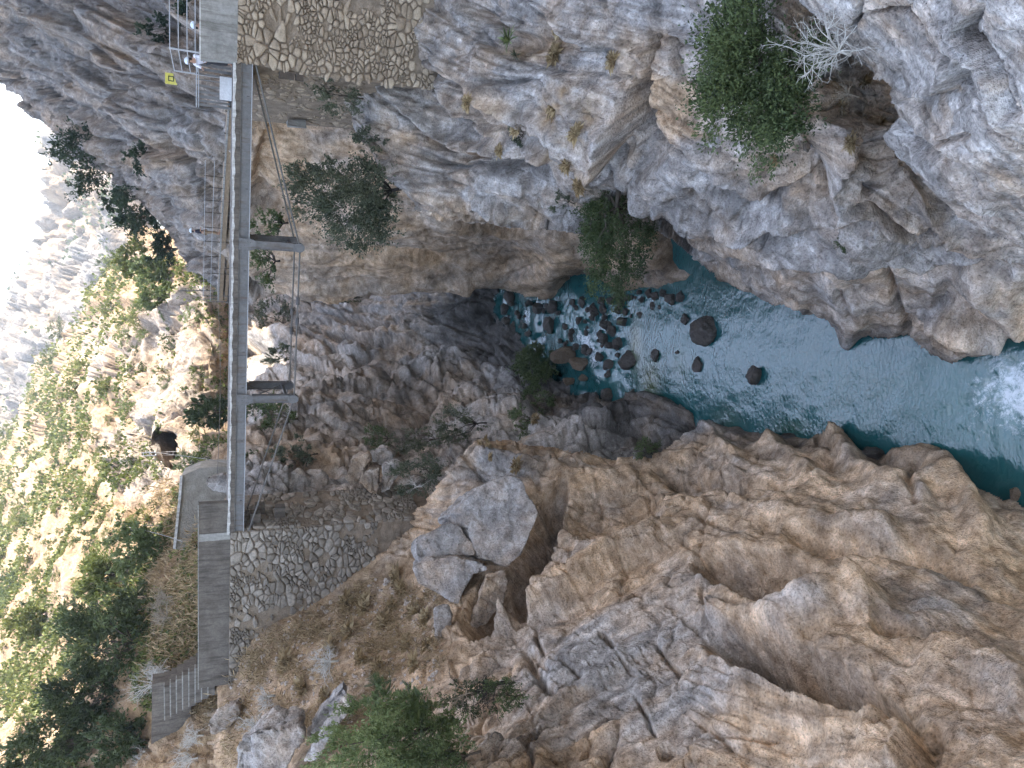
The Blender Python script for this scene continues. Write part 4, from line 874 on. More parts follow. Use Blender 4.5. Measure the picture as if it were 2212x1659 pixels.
def rubble(parent, frame, box, n, keep, mat, seed, proud=0.07, limit=300, squash=1.0, gap=0.022, patch=None):
    rng = random.Random(seed)
    bx = (box[0], box[1] * squash, box[2], box[3] * squash)
    p0 = relax_points(max(12, int(n / 1.9)), bx, rng, 1, 0.6); pts = []      # big stones, some places filled with small ones
    sp = math.sqrt((bx[2] - bx[0]) * (bx[3] - bx[1]) / len(p0)) * 0.42
    for p in p0:
        if rng.random() < 0.5: pts.append(p)
        else: pts += [(p[0] + rng.uniform(-sp, sp), p[1] + rng.uniform(-sp, sp)) for _ in range(rng.choice((2, 3, 4, 5, 6)))]
    cells = [[(a, b / squash) for a, b in c] for c in voronoi(pts, bx)]
    area = lambda c: abs(sum(c[i - 1][0] * c[i][1] - c[i][0] * c[i - 1][1] for i in range(len(c)))) / 2
    cells = [c for c in cells if len(c) > 2 and area(c) > 0.008 and area(c) < 0.42 and max(math.hypot(a - c[0][0], b - c[0][1]) for a, b in c) < 0.95 and keep(sum(a for a, b in c) / len(c), sum(b for a, b in c) / len(c))]
    if patch: cells = [c for c in cells if float(fbm(np.array([[c[0][0] * 0.5, c[0][1] * 0.5, seed]]), 2)[0]) < patch + rng.uniform(-.25, .25)]
    cells.sort(key=area, reverse=True)
    small = MB()
    for i, c in enumerate(cells):
        vs, fs = stone_mesh(c, frame, rng, gap, proud)
        if i < limit:
            me = bpy.data.meshes.new('stone'); me.from_pydata([tuple(v) for v in vs], [], fs); me.update()
            bm = bmesh.new(); bm.from_mesh(me); bmesh.ops.recalc_face_normals(bm, faces=bm.faces[:]); bm.to_mesh(me); bm.free()
            me.polygons.foreach_set('use_smooth', [True] * len(me.polygons))
            link('stone', me, mat, parent)
        else: small.add(vs, fs)
    if small.v: tag(small.build('small_stones', mat, parent, True), kind='stuff')

# left abutment under the parapet
aL = empty('stone_abutment'); tag(aL, 'tall grey rubble stone abutment under the long dark concrete parapet', 'abutment')
def bnd_left(y): return np.interp(y, [1060, 1160, 1225, 1260, 1330, 1400, 1490], [960, 905, 865, 760, 665, 575, 500])
def keepL(l, z):
    x, y = to_pic(B(l, 0, z)); return x < bnd_left(y) + 14
rubble(aL, lambda l, z, d: B(l, 0.0 - d, z), (19.95, -9.4, 28.6, -1.36), 760, keepL, M_STONEL, 5, 0.09, squash=1.5, gap=0.028, patch=0.34)
rubble(aL, lambda n, z, d: B(19.9 - d, n, z), (0.02, -10.5, 3.6, -1.95), 260, lambda n, z: True, M_STONEL, 6, 0.07, 110, squash=1.35, gap=0.03, patch=0.35)
mb = MB(); bbox(mb, 19.98, 28.6, 0.12, 3.6, -11.5, -1.36); mb.build('core', M_MORTAR, aL)
def mortar_skin(parent, frame, box, keep, seed, amp=0.03, st=0.07, fine=1.0):
    a = np.arange(box[0], box[2] + st, st); b = np.arange(box[1], box[3] + st, st); A, Bz = np.meshgrid(a, b, indexing='ij')
    Q = np.stack([A.ravel(), Bz.ravel(), np.full(A.size, seed)], -1); H = fbm(Q * 0.9, 3) * amp + fbm(Q * 3.5, 3, off=3) * amp * 0.7 + blocky(Q * np.array((1, 1.5, 1)), 2.4, amp * 0.9)
    P = np.array([frame(x, y, h) for x, y, h in zip(A.ravel(), Bz.ravel(), H)]); ok = np.array([keep(x, y) for x, y in zip(A.ravel(), Bz.ravel())]).reshape(A.shape)
    ii = np.arange(A.size).reshape(A.shape); q = ok[:-1, :-1] & ok[1:, :-1] & ok[1:, 1:] & ok[:-1, 1:]
    F = np.stack([ii[:-1, :-1][q], ii[1:, :-1][q], ii[1:, 1:][q], ii[:-1, 1:][q]], -1)
    link('mortar_face', mesh_np('mortar_face', P, F), M_MORTAR, parent)
mortar_skin(aL, lambda l, z, d: B(l, 0.05 - d, z), (19.95, -9.4, 28.6, -1.38), lambda l, z: True, 1.0)
mortar_skin(aL, lambda n, z, d: B(19.93 - d, n, z), (0.02, -10.5, 3.6, -1.98), lambda l, z: True, 2.0)
for l, n, z in ((19.72, 0.5, -2.25), (19.72, 1.3, -2.5), (19.7, 0.9, -3.4)):
    mb = MB(); bbox(mb, l - 0.35, l + 0.3, n, n + 0.45, z - 0.45, z); mb.build('bearing_block', M_CONC, aL)

# right abutment
aR = empty('stone_abutment'); tag(aR, 'tan rubble stone abutment with big blocks under the pale concrete block', 'abutment')
def bnd_right(y): return np.interp(y, [-40, 60, 100, 140, 200], [930, 935, 945, 960, 970])
def keepR(l, z):
    x, y = to_pic(B(l, -0.1, z)); return x < bnd_right(y) + 15 and y < np.interp(x, [510, 610, 700, 950], [138, 152, 168, 196])
rubble(aR, lambda l, z, d: B(l, -0.1 - d, z), (-4.2, -9.3, 1.2, -1.34), 620, keepR, M_STONER, 8, 0.09, squash=1.4, gap=0.028, patch=0.33)
mortar_skin(aR, lambda l, z, d: B(l, -0.045 - d, z), (-4.2, -9.3, 1.6, -1.36), lambda l, z: to_pic(B(l, -0.1, z))[1] < np.interp(to_pic(B(l, -0.1, z))[0], [510, 610, 700, 950], [134, 150, 166, 194]), 3.0)
def wall_poly(mb, pts, n0, n1):
    k = len(pts); mb.add([B(l, n0, z) for l, z in pts] + [B(l, n1, z) for l, z in pts], [tuple(range(k)), tuple(range(2 * k - 1, k - 1, -1))] + [(i, k + i, k + (i + 1) % k, (i + 1) % k) for i in range(k)])
def l_of(x, y, n=0.0):
    r = rays(x, y); q = r[0] / r[1]; o = BO + BN * n
    return (o.x - q * o.y) / (q * BE.y - BE.x)
def z_of(x, y, l, n=0.0):
    r = rays(x, y); return float(r[2] / r[1]) * (B(l, n, 0).y)
cor = []
for x, y in ((508, 133), (610, 150), (700, 165), (960, 196)):
    l = l_of(x, y, -0.1); cor.append((l, z_of(x, y, l, -0.1)))
mb = MB(); wall_poly(mb, [(-4.5, -1.3)] + cor + [(-4.5, -9.6)], 0.03, 3.0); mb.build('core', M_MORTAR, aR)
for x, y in ((612, 158), (628, 160), (648, 163)):
    l = l_of(x, y, 0.0); z = z_of(x, y, l); mb = MB(); bbox(mb, l - 0.05, l + 0.2, -0.05, 0.35, z - 0.14, z + 0.14); mb.build('bearing_block', M_WOODD, aR)

# old rendered wall behind the right abutment, running away from us
wB = empty('old_wall'); tag(wB, 'crumbling pebbly mortar wall below the bridge, behind the right-hand abutment', 'wall')
mb = MB(); mb.hexa([(12.75, 30.6, -8.0), (13.6, 30.6, -8.0), (13.7, 37.6, -8), (12.95, 37.6, -8), (12.45, 30.6, -2.0), (13.4, 30.6, -2.0), (13.5, 37.6, -2.3), (12.65, 37.6, -2.3)]); mb.build('core', M_MORTAR, wB)
rubble(wB, lambda y, z, d: Vector((12.45 + 0.05 * (-2 - z) + 0.03 * (y - 30.6) - d, y, z)), (30.7, -7.9, 37.5, -2.2), 260, lambda a, b: random.Random(a * 7 + b).random() < 0.62, M_STONER, 12, 0.04, 150, gap=0.06)
mb = MB(); mb.hexa([(12.32, 36.6, -4.8), (12.7, 36.6, -4.75), (12.75, 37.0, -4.8), (12.42, 37.0, -4.85), (12.28, 36.5, -3.9), (12.6, 36.6, -3.95), (12.6, 37.0, -3.9), (12.33, 36.9, -3.95)]); mb.build('limewashed_quoin', M_CONCL, wB)

# ---------------------------------------------------------------- parapets
pL = empty('concrete_parapet'); tag(pL, 'long dark concrete parapet at the left end of the bridge, beside the steps', 'parapet')
mb = MB(); bbox(mb, 20.35, 28.3, 0.03, 0.36, -1.36, -0.03); mb.build('wall_panel', M_CONC, pL)
mb = MB(); bbox(mb, 18.5, 19.98, 0.06, 0.36, -1.25, -0.035); mb.build('wall_panel', M_CONC, pL)
mb = MB(); bbox(mb, 19.98, 20.35, 0.035, 0.37, -1.36, -0.032); mb.build('joint_panel', M_CONCL, pL)
mb = MB(); bbox(mb, 18.48, 28.33, 0.0, 0.4, -0.03, 0.012); mb.build('coping', M_CONCL, pL)
pR = empty('concrete_block_wall'); tag(pR, 'pale grey concrete block wall at the right end of the bridge, fenced with wires', 'parapet')
c = [(l_of(x, y, -0.14), z_of(x, y, l_of(x, y, -0.14), -0.14)) for x, y in ((434, 128), (505, 134))]
mb = MB(); wall_poly(mb, [(-4.6, c[0][1]), c[0], (c[1][0], -1.36), (-4.6, -1.36)], -0.14, 0.9); mb.build('wall_panel', M_CONCL, pR)
mb = MB(); bbox(mb, -4.6, c[0][0] + 0.02, -0.16, 0.3, c[0][1], c[0][1] + 0.05); mb.build('coping', M_CONCW, pR)
fR = empty('wire_railing'); tag(fR, 'wire railing with steel posts on top of the pale concrete block wall', 'railing')
for l in (-0.2, -2.45, -4.4):
    mb = MB(); mb.bar(B(l, 0.5, -0.2), B(l, 0.5, 1.0), 0.05, 0.05); mb.build('post', M_WIRE, fR)
for k, z in enumerate((0.1, 0.38, 0.68, 0.97)):
    mb = MB(); mb.tube([B(-0.2, 0.5, z), B(-4.4, 0.5, z)], 0.016); mb.build('wire', M_WIRE, fR)
    mb = MB(); mb.tube([B(-0.2, 0.5, z), B(0.45, 2.6, z - 0.1)], 0.016); mb.build('wire', M_WIRE, fR)
mb = MB(); mb.bar(B(0.45, 2.6, -1.2), B(0.45, 2.6, 0.9), 0.05, 0.05); mb.build('post', M_WIRE, fR)

# ---------------------------------------------------------------- steps
st = empty('concrete_steps', B(28.6, 0.6, -0.8)); tag(st, 'flight of dark concrete steps with pale nosings, left of the long parapet', 'steps')
def stp(l, n, z): return B(l, n, z) - B(28.6, 0.6, -0.8)
for i in range(8):
    z1 = -0.72 + 0.295 * (i + 1); l0 = 27.3 + 0.42 * i; n0 = 0.75 + 0.32 * i
    mb = MB(); mb.hexa([stp(l0, n0, z1 - 0.34), stp(l0 + 2.1, n0, z1 - 0.34), stp(l0 + 2.1, n0 + 1.2, z1 - 0.34), stp(l0, n0 + 1.2, z1 - 0.34), stp(l0, n0, z1 - 0.055), stp(l0 + 2.1, n0, z1 - 0.055), stp(l0 + 2.1, n0 + 1.2, z1 - 0.055), stp(l0, n0 + 1.2, z1 - 0.055)])
    s_ = mb.build('step', M_CONC, st)
    mb = MB(); mb.hexa([stp(l0 - .01, n0 - 0.02, z1 - 0.055), stp(l0 + 2.1, n0 - 0.02, z1 - 0.055), stp(l0 + 2.1, n0 + 0.3, z1 - 0.055), stp(l0 - .01, n0 + 0.3, z1 - 0.055), stp(l0 - .01, n0 - 0.02, z1), stp(l0 + 2.1, n0 - 0.02, z1), stp(l0 + 2.1, n0 + 0.3, z1), stp(l0 - .01, n0 + 0.3, z1)])
    mb.build('nosing', M_CONCL, s_)
mb = MB(); mb.hexa([stp(30.3, 3.4, 0.2), stp(36, 3.4, 0.6), stp(36, 4.2, 0.6), stp(30.3, 4.2, 0.2), stp(30.3, 3.4, 2.2), stp(36, 3.4, 2.35), stp(36, 4.2, 2.35), stp(30.3, 4.2, 2.2)]); mb.build('landing_wall', M_CONC, st)

# ---------------------------------------------------------------- the bridge
br = empty('footbridge', B(10, 1.0, -1.25)); tag(br, 'grey steel footbridge with braced struts and tie rods below, spanning the gorge', 'bridge')
BC = B(10, 1.0, -1.25)
def bb(l0, l1, n0, n1, z0, z1, mb=None):
    mb = mb or MB()
    return mb.hexa([B(l, n, z) - BC for z in (z0, z1) for l, n in ((l0, n0), (l1, n0), (l1, n1), (l0, n1))])
ZT, ZS, ZG, ZB = -1.25, -1.52, -1.94, -3.95
bb(-0.3, 20.2, 0.06, 2.0, ZT - 0.2, ZT).build('deck_slab', M_CONC, br)
def fascia():                                             # broken concrete edge with limewash along its top
    rng = np.random.default_rng(4); ls = np.linspace(-0.2, 20.1, 130)
    top = ZT + 0.015 + 0.02 * rng.standard_normal(130).cumsum() * 0.25; top = np.clip(top, ZT - 0.02, ZT + 0.05); dep = 0.0 + 0.012 * rng.standard_normal(130)
    for nm, za, zb, off, mt in (('fascia', lambda i: ZS, lambda i: ZT - 0.05 + 0.02 * math.sin(i * 1.7), 0.0, M_CONC), ('limewash_edge', lambda i: ZT - 0.085 + 0.018 * math.sin(i * 0.9) + 0.015 * math.sin(i * 2.3), lambda i: top[i], -0.02, M_CONCW)):
        v = []; f = []
        for i, l in enumerate(ls):
            a, b = za(i), zb(i)
            v += [B(l, dep[i] + off, a) - BC, B(l, dep[i] + off, b) - BC, B(l, 0.22, b) - BC, B(l, 0.22, a) - BC]
            if i:
                o = 4 * i
                for k in range(4): f.append((o - 4 + k, o - 4 + (k + 1) % 4, o + (k + 1) % 4, o + k))
        f.append((3, 2, 1, 0)); o = 4 * (len(ls) - 1); f.append((o, o + 1, o + 2, o + 3))
        MB().add(v, f).build(nm, mt, br)
fascia()
for n in (0.02, 1.85):
    mb = bb(-0.1, 20.05, n + 0.06, n + 0.075, ZG + 0.03, ZS - 0.03); bb(-0.1, 20.05, n, n + 0.15, ZS - 0.03, ZS - 0.003, mb); bb(-0.1, 20.05, n, n + 0.15, ZG, ZG + 0.03, mb)
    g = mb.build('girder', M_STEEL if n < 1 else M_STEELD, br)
    if n < 1:
        for l in (1.1, 4.6, 7.9, 11.4, 13.0, 15.5, 18.4): bb(l, l + 0.04, n + 0.035, n + 0.06, ZG + 0.1, ZG + 0.2).build('bolt', M_STEELD, g)
        bb(11.55, 11.58, n + 0.045, n + 0.06, ZG + 0.03, ZS - 0.03).build('splice_seam', M_STEELD, g)
        bb(-0.1, 20.05, n - 0.012, n - 0.001, ZG + 0.002, ZG + 0.028).build('flange_edge', M_WIRE, g)
for l in (1.0, 3.5, 6.8, 10.2, 13.5, 16.6, 19): bb(l, l + 0.14, 0.2, 1.84, ZG + 0.1, ZS - 0.06).build('crossbeam', M_STEELD, br)
for l in (6.82, 13.54):
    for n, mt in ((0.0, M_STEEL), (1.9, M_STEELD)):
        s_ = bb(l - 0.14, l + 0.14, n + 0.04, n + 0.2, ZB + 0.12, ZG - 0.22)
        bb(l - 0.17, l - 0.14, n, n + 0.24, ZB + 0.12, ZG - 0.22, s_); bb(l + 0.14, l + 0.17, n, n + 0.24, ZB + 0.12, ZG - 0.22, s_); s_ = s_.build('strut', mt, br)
        def plate(pts, n0, n1, nm, m_):
            k = len(pts); mb = MB(); mb.add([B(a, n0, z) - BC for a, z in pts] + [B(a, n1, z) - BC for a, z in pts], [tuple(range(k)), tuple(range(2 * k - 1, k - 1, -1))] + [(i, k + i, k + (i + 1) % k, (i + 1) % k) for i in range(k)])
            return mb.build(nm, m_, s_)
        gp = plate([(l - 0.24, ZS - 0.01), (l + 0.24, ZS - 0.01), (l + 0.24, ZG - 0.02), (l + 0.15, ZG - 0.27), (l - 0.15, ZG - 0.27), (l - 0.24, ZG - 0.02)], n - 0.035, n - 0.005, 'gusset_plate', mt)
        ft = plate([(l + 0.2 * math.cos(t * math.pi / 4 + 0.39), ZB + 0.04 + 0.24 * math.sin(t * math.pi / 4 + 0.39)) for t in range(8)], n - 0.02, n + 0.26, 'foot_plate', mt)
        if n < 1:
            for a, z in ((-0.15, ZS - 0.12), (0.13, ZS - 0.1), (0.02, ZS - 0.25), (-0.1, ZG - 0.05), (0.1, ZG - 0.1), (-0.14, ZG + 0.06)): bb(l + a, l + a + 0.03, n - 0.055, n - 0.035, z, z + 0.03).build('bolt', M_STEELD, br)
    mb = MB().bar(B(l, 0.1, ZB + 0.3) - BC, B(l, 2.0, ZB + 0.3) - BC, 0.1, 0.12); mb.build('tie_beam', M_STEELD, br)
    for a, b in ((ZG - 0.1, ZB + 0.4), (ZB + 0.4, ZG - 0.1)):
        MB().tube([B(l, 0.12, a) - BC, B(l, 2.0, b) - BC], 0.022).build('cross_brace', M_ROD, br)
for n in (0.06, 1.98):
    for a, b in (((-0.1, ZG - 0.1), (6.75, ZB + 0.02)), ((6.85, ZB), (13.5, ZB)), ((13.6, ZB + 0.02), (20.2, ZG - 0.15))):
        MB().tube([B(a[0], n, a[1]) - BC, B(b[0], n, b[1]) - BC], 0.036).build('tie_rod', M_ROD, br)
    for l in (9.1, 10.0):
        mb = MB().tube([B(l - 0.16 + 0.9 * (n > 1), n, ZB) - BC, B(l + 0.16 + 0.9 * (n > 1), n, ZB) - BC], 0.075, 8); mb.build('turnbuckle', M_STEELD, br)

# ---------------------------------------------------------------- gate of flat bars and a white board at the right end
gt = empty('bar_gate', B(1.2, 2.2, -1.25)); tag(gt, 'grey metal bar gate standing on the right end of the bridge', 'gate'); GC = B(1.2, 2.2, -1.25)
for k, (y, wd) in enumerate(((142, 0.1), (152, 0.1), (163, 0.07), (176, 0.05), (188, 0.09), (200, 0.1), (210, 0.12), (220, 0.08), (228, 0.1))):
    l = l_of(470, y, 2.2); mb = MB(); mb.hexa([B(a, n, z) - GC for z in (-1.24, 0.1) for a, n in ((l, 2.2), (l + wd, 2.2), (l + wd, 2.25), (l, 2.25))]); mb.build('bar', M_STEEL, gt)
l0, l1 = l_of(470, 140, 2.2), l_of(470, 232, 2.2)
for z in (-0.02, 0.06): MB().tube([B(l0 - 0.1, 2.19, z) - GC, B(l1 + 0.1, 2.19, z) - GC], 0.018).build('top_wire', M_WIRE, gt)
wb = empty('white_board', B(l_of(480, 200, 1.8), 1.8, -1.25)); 
wb.location = (0, 0, 0)
mb = MB(); la, lb = l_of(495, 168, 1.75), l_of(495, 218, 1.75)
mb.hexa([B(a, n, z) for z, n, n2 in ((-1.25, 1.7, 1.75), (-0.8, 1.74, 1.79)) for a, n in ((la, n), (lb, n), (lb, n2), (la, n2))])
COL.objects.unlink(wb); bpy.data.objects.remove(wb)
tag(mb.build('white_board', M_WHITE), 'low white board leaning at the foot of the bar gate', 'board')

# ---------------------------------------------------------------- yellow notice on the crag
def notice():
    p = surf('gorge_wall', 409, 189) + Vector((-0.35, -1.6, 0)); s = 0.28
    r = empty('yellow_sign', p); tag(r, 'small square yellow sign with a dark square, fixed to the grey crag', 'sign')
    mb = MB(); mb.box((-s, 0, -s), (s, 0.04, s)); mb.build('panel', mat_flat('yellow_paint', (0.55, 0.5, 0.1), (0.66, 0.6, 0.16), 2, 0.6, 0.05, 0.01), r)
    d = mat_flat('dark_print', (0.05, 0.055, 0.03), (0.07, 0.07, 0.04), 2, 0.6, 0.0, 0.01)
    mb = MB(); a = s * 0.5; t = 0.05
    for q in ((-a, -a, a, -a + t), (-a, a - t, a, a), (-a, -a + t, -a + t, a - t), (a - t, -a + t, a, a - t)): mb.box((q[0], -0.006, q[1]), (q[2], -0.001, q[3]))
    mb.build('printed_square', d, r)
notice()

# ---------------------------------------------------------------- wooden walkway along the crag beyond the bridge
WK = [(232, 37.2), (290, 39.5), (350, 42), (430, 45.5), (520, 50), (590, 53.5), (650, 57)]
def wk(y, Y, z): 
    r = rays(480, y); return Vector((float(r[0] / r[1]) * Y, Y, z))
ZW = -1.3
wkr = empty('wooden_walkway', wk(430, 45.5, ZW)); tag(wkr, 'weathered wooden walkway on brackets along the grey crag beyond the bridge', 'walkway'); WC = wk(430, 45.5, ZW)
wp = [wk(y, Y, ZW) for y, Y in WK]
for i in range(len(wp) - 1):
    p, q = wp[i] - WC, wp[i + 1] - WC; d = (q - p).normalized(); nn = Vector((-d.y, d.x, 0)); nn = nn if nn.y > 0 else -nn
    e = d * 0.02
    MB().bar(p + e + Vector((0, 0, -0.02)) - nn * 0.03, q - e + Vector((0, 0, -0.02)) - nn * 0.03, 0.06, 0.09).build('edge_trim', M_CONCL, wkr)
    MB().bar(p + e + Vector((0, 0, -0.2)), q - e + Vector((0, 0, -0.2)), 0.06, 0.24).build('fascia_board', M_WOOD, wkr)
    MB().bar(p + e + Vector((0, 0, -0.55)) + nn * 0.12, q - e + Vector((0, 0, -0.55)) + nn * 0.12, 0.1, 0.2).build('beam', M_WOOD, wkr)
    L = (q - p).length; k = max(1, int(L / 0.62))
    for j in range(k):
        a = p + d * (L * (j + 0.04) / k); b = p + d * (L * (j + 0.96) / k)
        mb = MB(); mb.hexa([a + Vector((0, 0, -0.03)), b + Vector((0, 0, -0.03)), b + nn * 1.3 + Vector((0, 0, -0.03)), a + nn * 1.3 + Vector((0, 0, -0.03)), a + Vector((0, 0, 0.012)), b + Vector((0, 0, 0.012)), b + nn * 1.3 + Vector((0, 0, 0.012)), a + nn * 1.3 + Vector((0, 0, 0.012))])
        mb.build('plank', M_WOOD, wkr)
for y in (240, 288, 332, 384, 408, 436, 462, 494, 524, 556, 580, 592, 640, 652):
    Y = np.interp(y, [a for a, b in WK], [b for a, b in WK]); p = wk(y, Y, ZW) - WC
    hgt = 1.0 if y > 380 else 0.12
    MB().bar(p + Vector((0, -0.06, -0.7)), p + Vector((0, -0.06, hgt)), 0.045, 0.045).build('post', M_WOODD if y < 600 else M_ROD, wkr)
    MB().bar(p + Vector((0, 0.0, -0.75)), p + Vector((0.1, 1.5, -0.62)), 0.1, 0.14).build('bracket', M_WOODD, wkr)
for z in (0.95, 0.5): MB().tube([wk(y, Y - 0.07, ZW + z) - WC for y, Y in WK[2:]], 0.012).build('handrail_wire', M_WIRE, wkr)

# lattice masts at the tunnel, with stays
def mast(y, Y, x0, x1, label, mat, sway=0.0):
    b = V(x1, y, Y); h = float((at(x0, y, Y) - at(x1, y, Y))[2])
    r = empty('lattice_mast', b); tag(r, label, 'mast')
    w = 0.16
    for sx in (-w, w): MB().bar((sx, 0, 0), (sx * 0.8 + sway, 0, h), 0.06, 0.06).build('rail', mat, r)
    k = int(h / 0.45)
    for i in range(k): MB().bar((-w, 0, 0.3 + i * h / k), (w, 0, 0.3 + i * h / k), 0.045, 0.045).build('rung', mat, r)
    MB().tube([(0, 0, h * 0.62), (-0.7, 0.1, h * 0.45), (-1.1, 0.2, h * 0.7)], 0.03).build('bracket_arm', M_ROD, r)
    return r
mast(978, 72, 305, 407, 'white lattice mast standing in front of the tunnel mouth', M_WHITE)
mast(1137, 62, 262, 378, 'dark lattice mast standing left of the tunnel, near the shaded slope', M_ROD, 0.1)
for (xa, ya, Ya, xb, yb, Yb), lab in (((315, 975, 72, 500, 1000, 50), 'thin wire strung from the white mast down towards the bridge'), ((270, 1137, 62, 395, 1170, 46), 'thin stay wire from the dark mast to the shaded slope'), ((470, 640, 80, 468, 1050, 52), 'thin wire hanging across the sunlit rocks above the bridge')):
    a, b = V(xa, ya, Ya), V(xb, yb, Yb); tag(MB().tube([a.lerp(b, t / 8) - Vector((0, 0, 1.0 * (t / 8) * (1 - t / 8))) for t in range(9)], 0.02).build('wire', M_ROD), lab, 'wire')
for y, Y, xa, xb, lab in ((628, 66, 385, 470, 'slim dark pole at the far end of the wooden walkway'), (646, 62, 437, 480, 'short dark post at the far end of the wooden walkway')):
    a, b = V(xa, y, Y), V(xb, y, Y); tag(MB().tube([a, b], 0.045).build('pole', M_ROD), lab, 'pole')
# ================================================================ LOOSE ROCKS
M_BLOCK = mat_rock('grey_block', 1.0, False, 0.1, 1.05)
M_BLOCKT = mat_rock('tan_block', 1.0, False, 0.6, 0.95)
M_WET = mat_rock('wet_boulder', 1.4, False, 0.2, 0.2, 0.9)
M_WETB = mat_rock('brown_boulder', 1.2, False, 0.8, 0.36)
M_WET.node_tree.nodes['Principled BSDF'].inputs['Roughness'].default_value = 0.45
def block(outline, Y, thick, label, mat=None, name='rock_block', tilt=(0.0, 0.0), back=(0.1, 0.85, -0.3), shrink=0.8, bev=0.1, amp=0.07, cat='rock', seed=0.0, group=None):
    """a fallen or bedded block: its face as seen, given a distance, a tilt and real thickness"""
    cx = sum(p[0] for p in outline) / len(outline); cy = sum(p[1] for p in outline) / len(outline)
    fr = [V(x, y, Y + tilt[0] * (x - cx) + tilt[1] * (y - cy)) for x, y in outline]
    c = sum(fr, Vector()) / len(fr); bk = [c + (p - c) * shrink + Vector(back).normalized() * thick for p in fr]
    bm = bmesh.new(); a = [bm.verts.new(p - c) for p in fr]; b = [bm.verts.new(p - c) for p in bk]; n = len(a)
    bm.faces.new(a); bm.faces.new(b[::-1])
    for i in range(n): bm.faces.new((a[i], b[i], b[(i + 1) % n], a[(i + 1) % n]))
    bmesh.ops.recalc_face_normals(bm, faces=bm.faces[:])
    bmesh.ops.bevel(bm, geom=bm.edges[:], offset=bev, segments=2, affect='EDGES', profile=0.6)
    bmesh.ops.triangulate(bm, faces=bm.faces[:])
    for _ in range(6):
        long = [e for e in bm.edges if e.calc_length() > max(0.11, thick * 0.06)]
        if not long: break
        bmesh.ops.subdivide_edges(bm, edges=long, cuts=1); bmesh.ops.triangulate(bm, faces=bm.faces[:])
    bm.normal_update()
    P = np.array([v.co for v in bm.verts]); N = np.array([v.normal for v in bm.verts])
    W = P + np.array(c)
    H = fbm(W * 0.9, 4, off=seed) * amp * 1.5 + blocky(W, 0.8, amp * 1.5) + fract(W, 0.9, amp * 2.2, seed) + fbm(W * 3.0, 4, gain=0.6) * amp * 0.5
    for v, p, nn, h in zip(bm.verts, P, N, H): v.co = Vector(p + nn * h)
    me = bpy.data.meshes.new(name); bm.to_mesh(me); bm.free()
    me.polygons.foreach_set('use_smooth', [True] * len(me.polygons))
    tn = 0.62 if mat is M_BLOCKT else 0.1
    j = fbm(W * 0.6, 4, off=71 + seed, gain=0.6); d = fbm(W * 1.4, 4, off=83, gain=0.65)
    set_attr(me, 'rk', np.stack([np.clip(tn + 0.4 * j, 0.005, 1), np.clip(0.47 * (1 + 0.4 * np.clip(d, -1.2, 0.6)), 0, 1), 0 * j], -1))
    o = link(name, me, M_ROCK); o.location = c
    return tag(o, label, cat, group)
def zz(pts): return [(877.8 + x * .19841, 905.2 + y * .19841) for x, y in pts]
block(zz([(500, 1030), (700, 830), (850, 700), (960, 640), (1090, 605), (1250, 645), (1310, 790), (1430, 980), (1445, 1020), (1340, 1270), (1240, 1480), (1110, 1600), (900, 1550), (785, 1520), (735, 1345), (620, 1180), (600, 1100)]), 29.3, 2.6,
      'huge pale grey angular block overhanging the dark recess in the left cliff', tilt=(-0.012, -0.006), amp=0.055, bev=0.07, seed=2, back=(-0.2, 0.8, 0.1))
block(zz([(85, 1350), (160, 1270), (310, 1205), (480, 1110), (590, 1145), (640, 1230), (725, 1350), (765, 1490), (480, 1490), (260, 1500), (130, 1550), (90, 1450)]), 30.2, 1.8, 'rounded blue-grey block wedged between the stone abutment and the huge block', tilt=(-0.008, -0.004), amp=0.06, bev=0.12, seed=5, back=(-0.2, 0.9, 0))
block([(890, 1228), (924, 1203), (990, 1205), (1052, 1218), (1056, 1232), (1024, 1242), (1004, 1275), (990, 1306), (955, 1288), (904, 1262)], 29.0, 1.6, 'pale cracked slab on the dirt slope just below the huge block', tilt=(-0.012, -0.008), amp=0.055, bev=0.07, seed=9, back=(0, 0.9, -0.1))
block([(1050, 1240), (1092, 1232), (1098, 1260), (1092, 1300), (1060, 1345), (1024, 1364), (1012, 1352), (1030, 1306)], 27.6, 0.9, 'brown block tucked in the recess under the pale cracked slab', M_BLOCKT, amp=0.08, seed=11)
block([(935, 1318), (968, 1312), (978, 1330), (975, 1370), (948, 1405), (938, 1370)], 27.0, 0.7, 'small pale rock at the edge of the dirt slope below the cracked slab', amp=0.06, seed=13)
def z5(pts): return [(737.3 + x / 3, 553 + y / 3) for x, y in pts]
for pts, Y, lab, mt in (([(20, 1440), (70, 1310), (170, 1270), (195, 1300), (145, 1430), (60, 1500)], 39.4, 'upright tan block with a grey top beside the abutment, nearest the bridge', M_BLOCKT),
                        ([(190, 1265), (290, 1240), (340, 1285), (330, 1340), (250, 1355), (200, 1335)], 39.6, 'grey angular block standing behind the upright tan block', M_BLOCK),
                        ([(110, 1470), (150, 1390), (250, 1370), (245, 1540), (200, 1555)], 38.4, 'tan block split by a dark crack above the abutment corner', M_BLOCKT),
                        ([(258, 1540), (270, 1350), (350, 1330), (402, 1350), (390, 1410), (320, 1515)], 38.2, 'pale grey block next to the feathery grey shrub by the abutment', M_BLOCK)):
    block(z5(pts), Y, 1.3, lab, mt, amp=0.09, bev=0.08, seed=Y)
block([(512, 1599), (554, 1579), (644, 1569), (656, 1592), (632, 1637), (614, 1668), (516, 1668)], 26.2, 1.6, 'squared pale grey boulder on the dirt slope at the bottom edge of the photo', amp=0.1, seed=21, tilt=(-0.01, 0))
block([(659, 1592), (700, 1530), (741, 1479), (751, 1502), (715, 1550), (679, 1594)], 26.6, 0.8, 'long thin grey slab leaning on the dirt slope beside the squared boulder', amp=0.07, seed=23, tilt=(-0.01, 0))
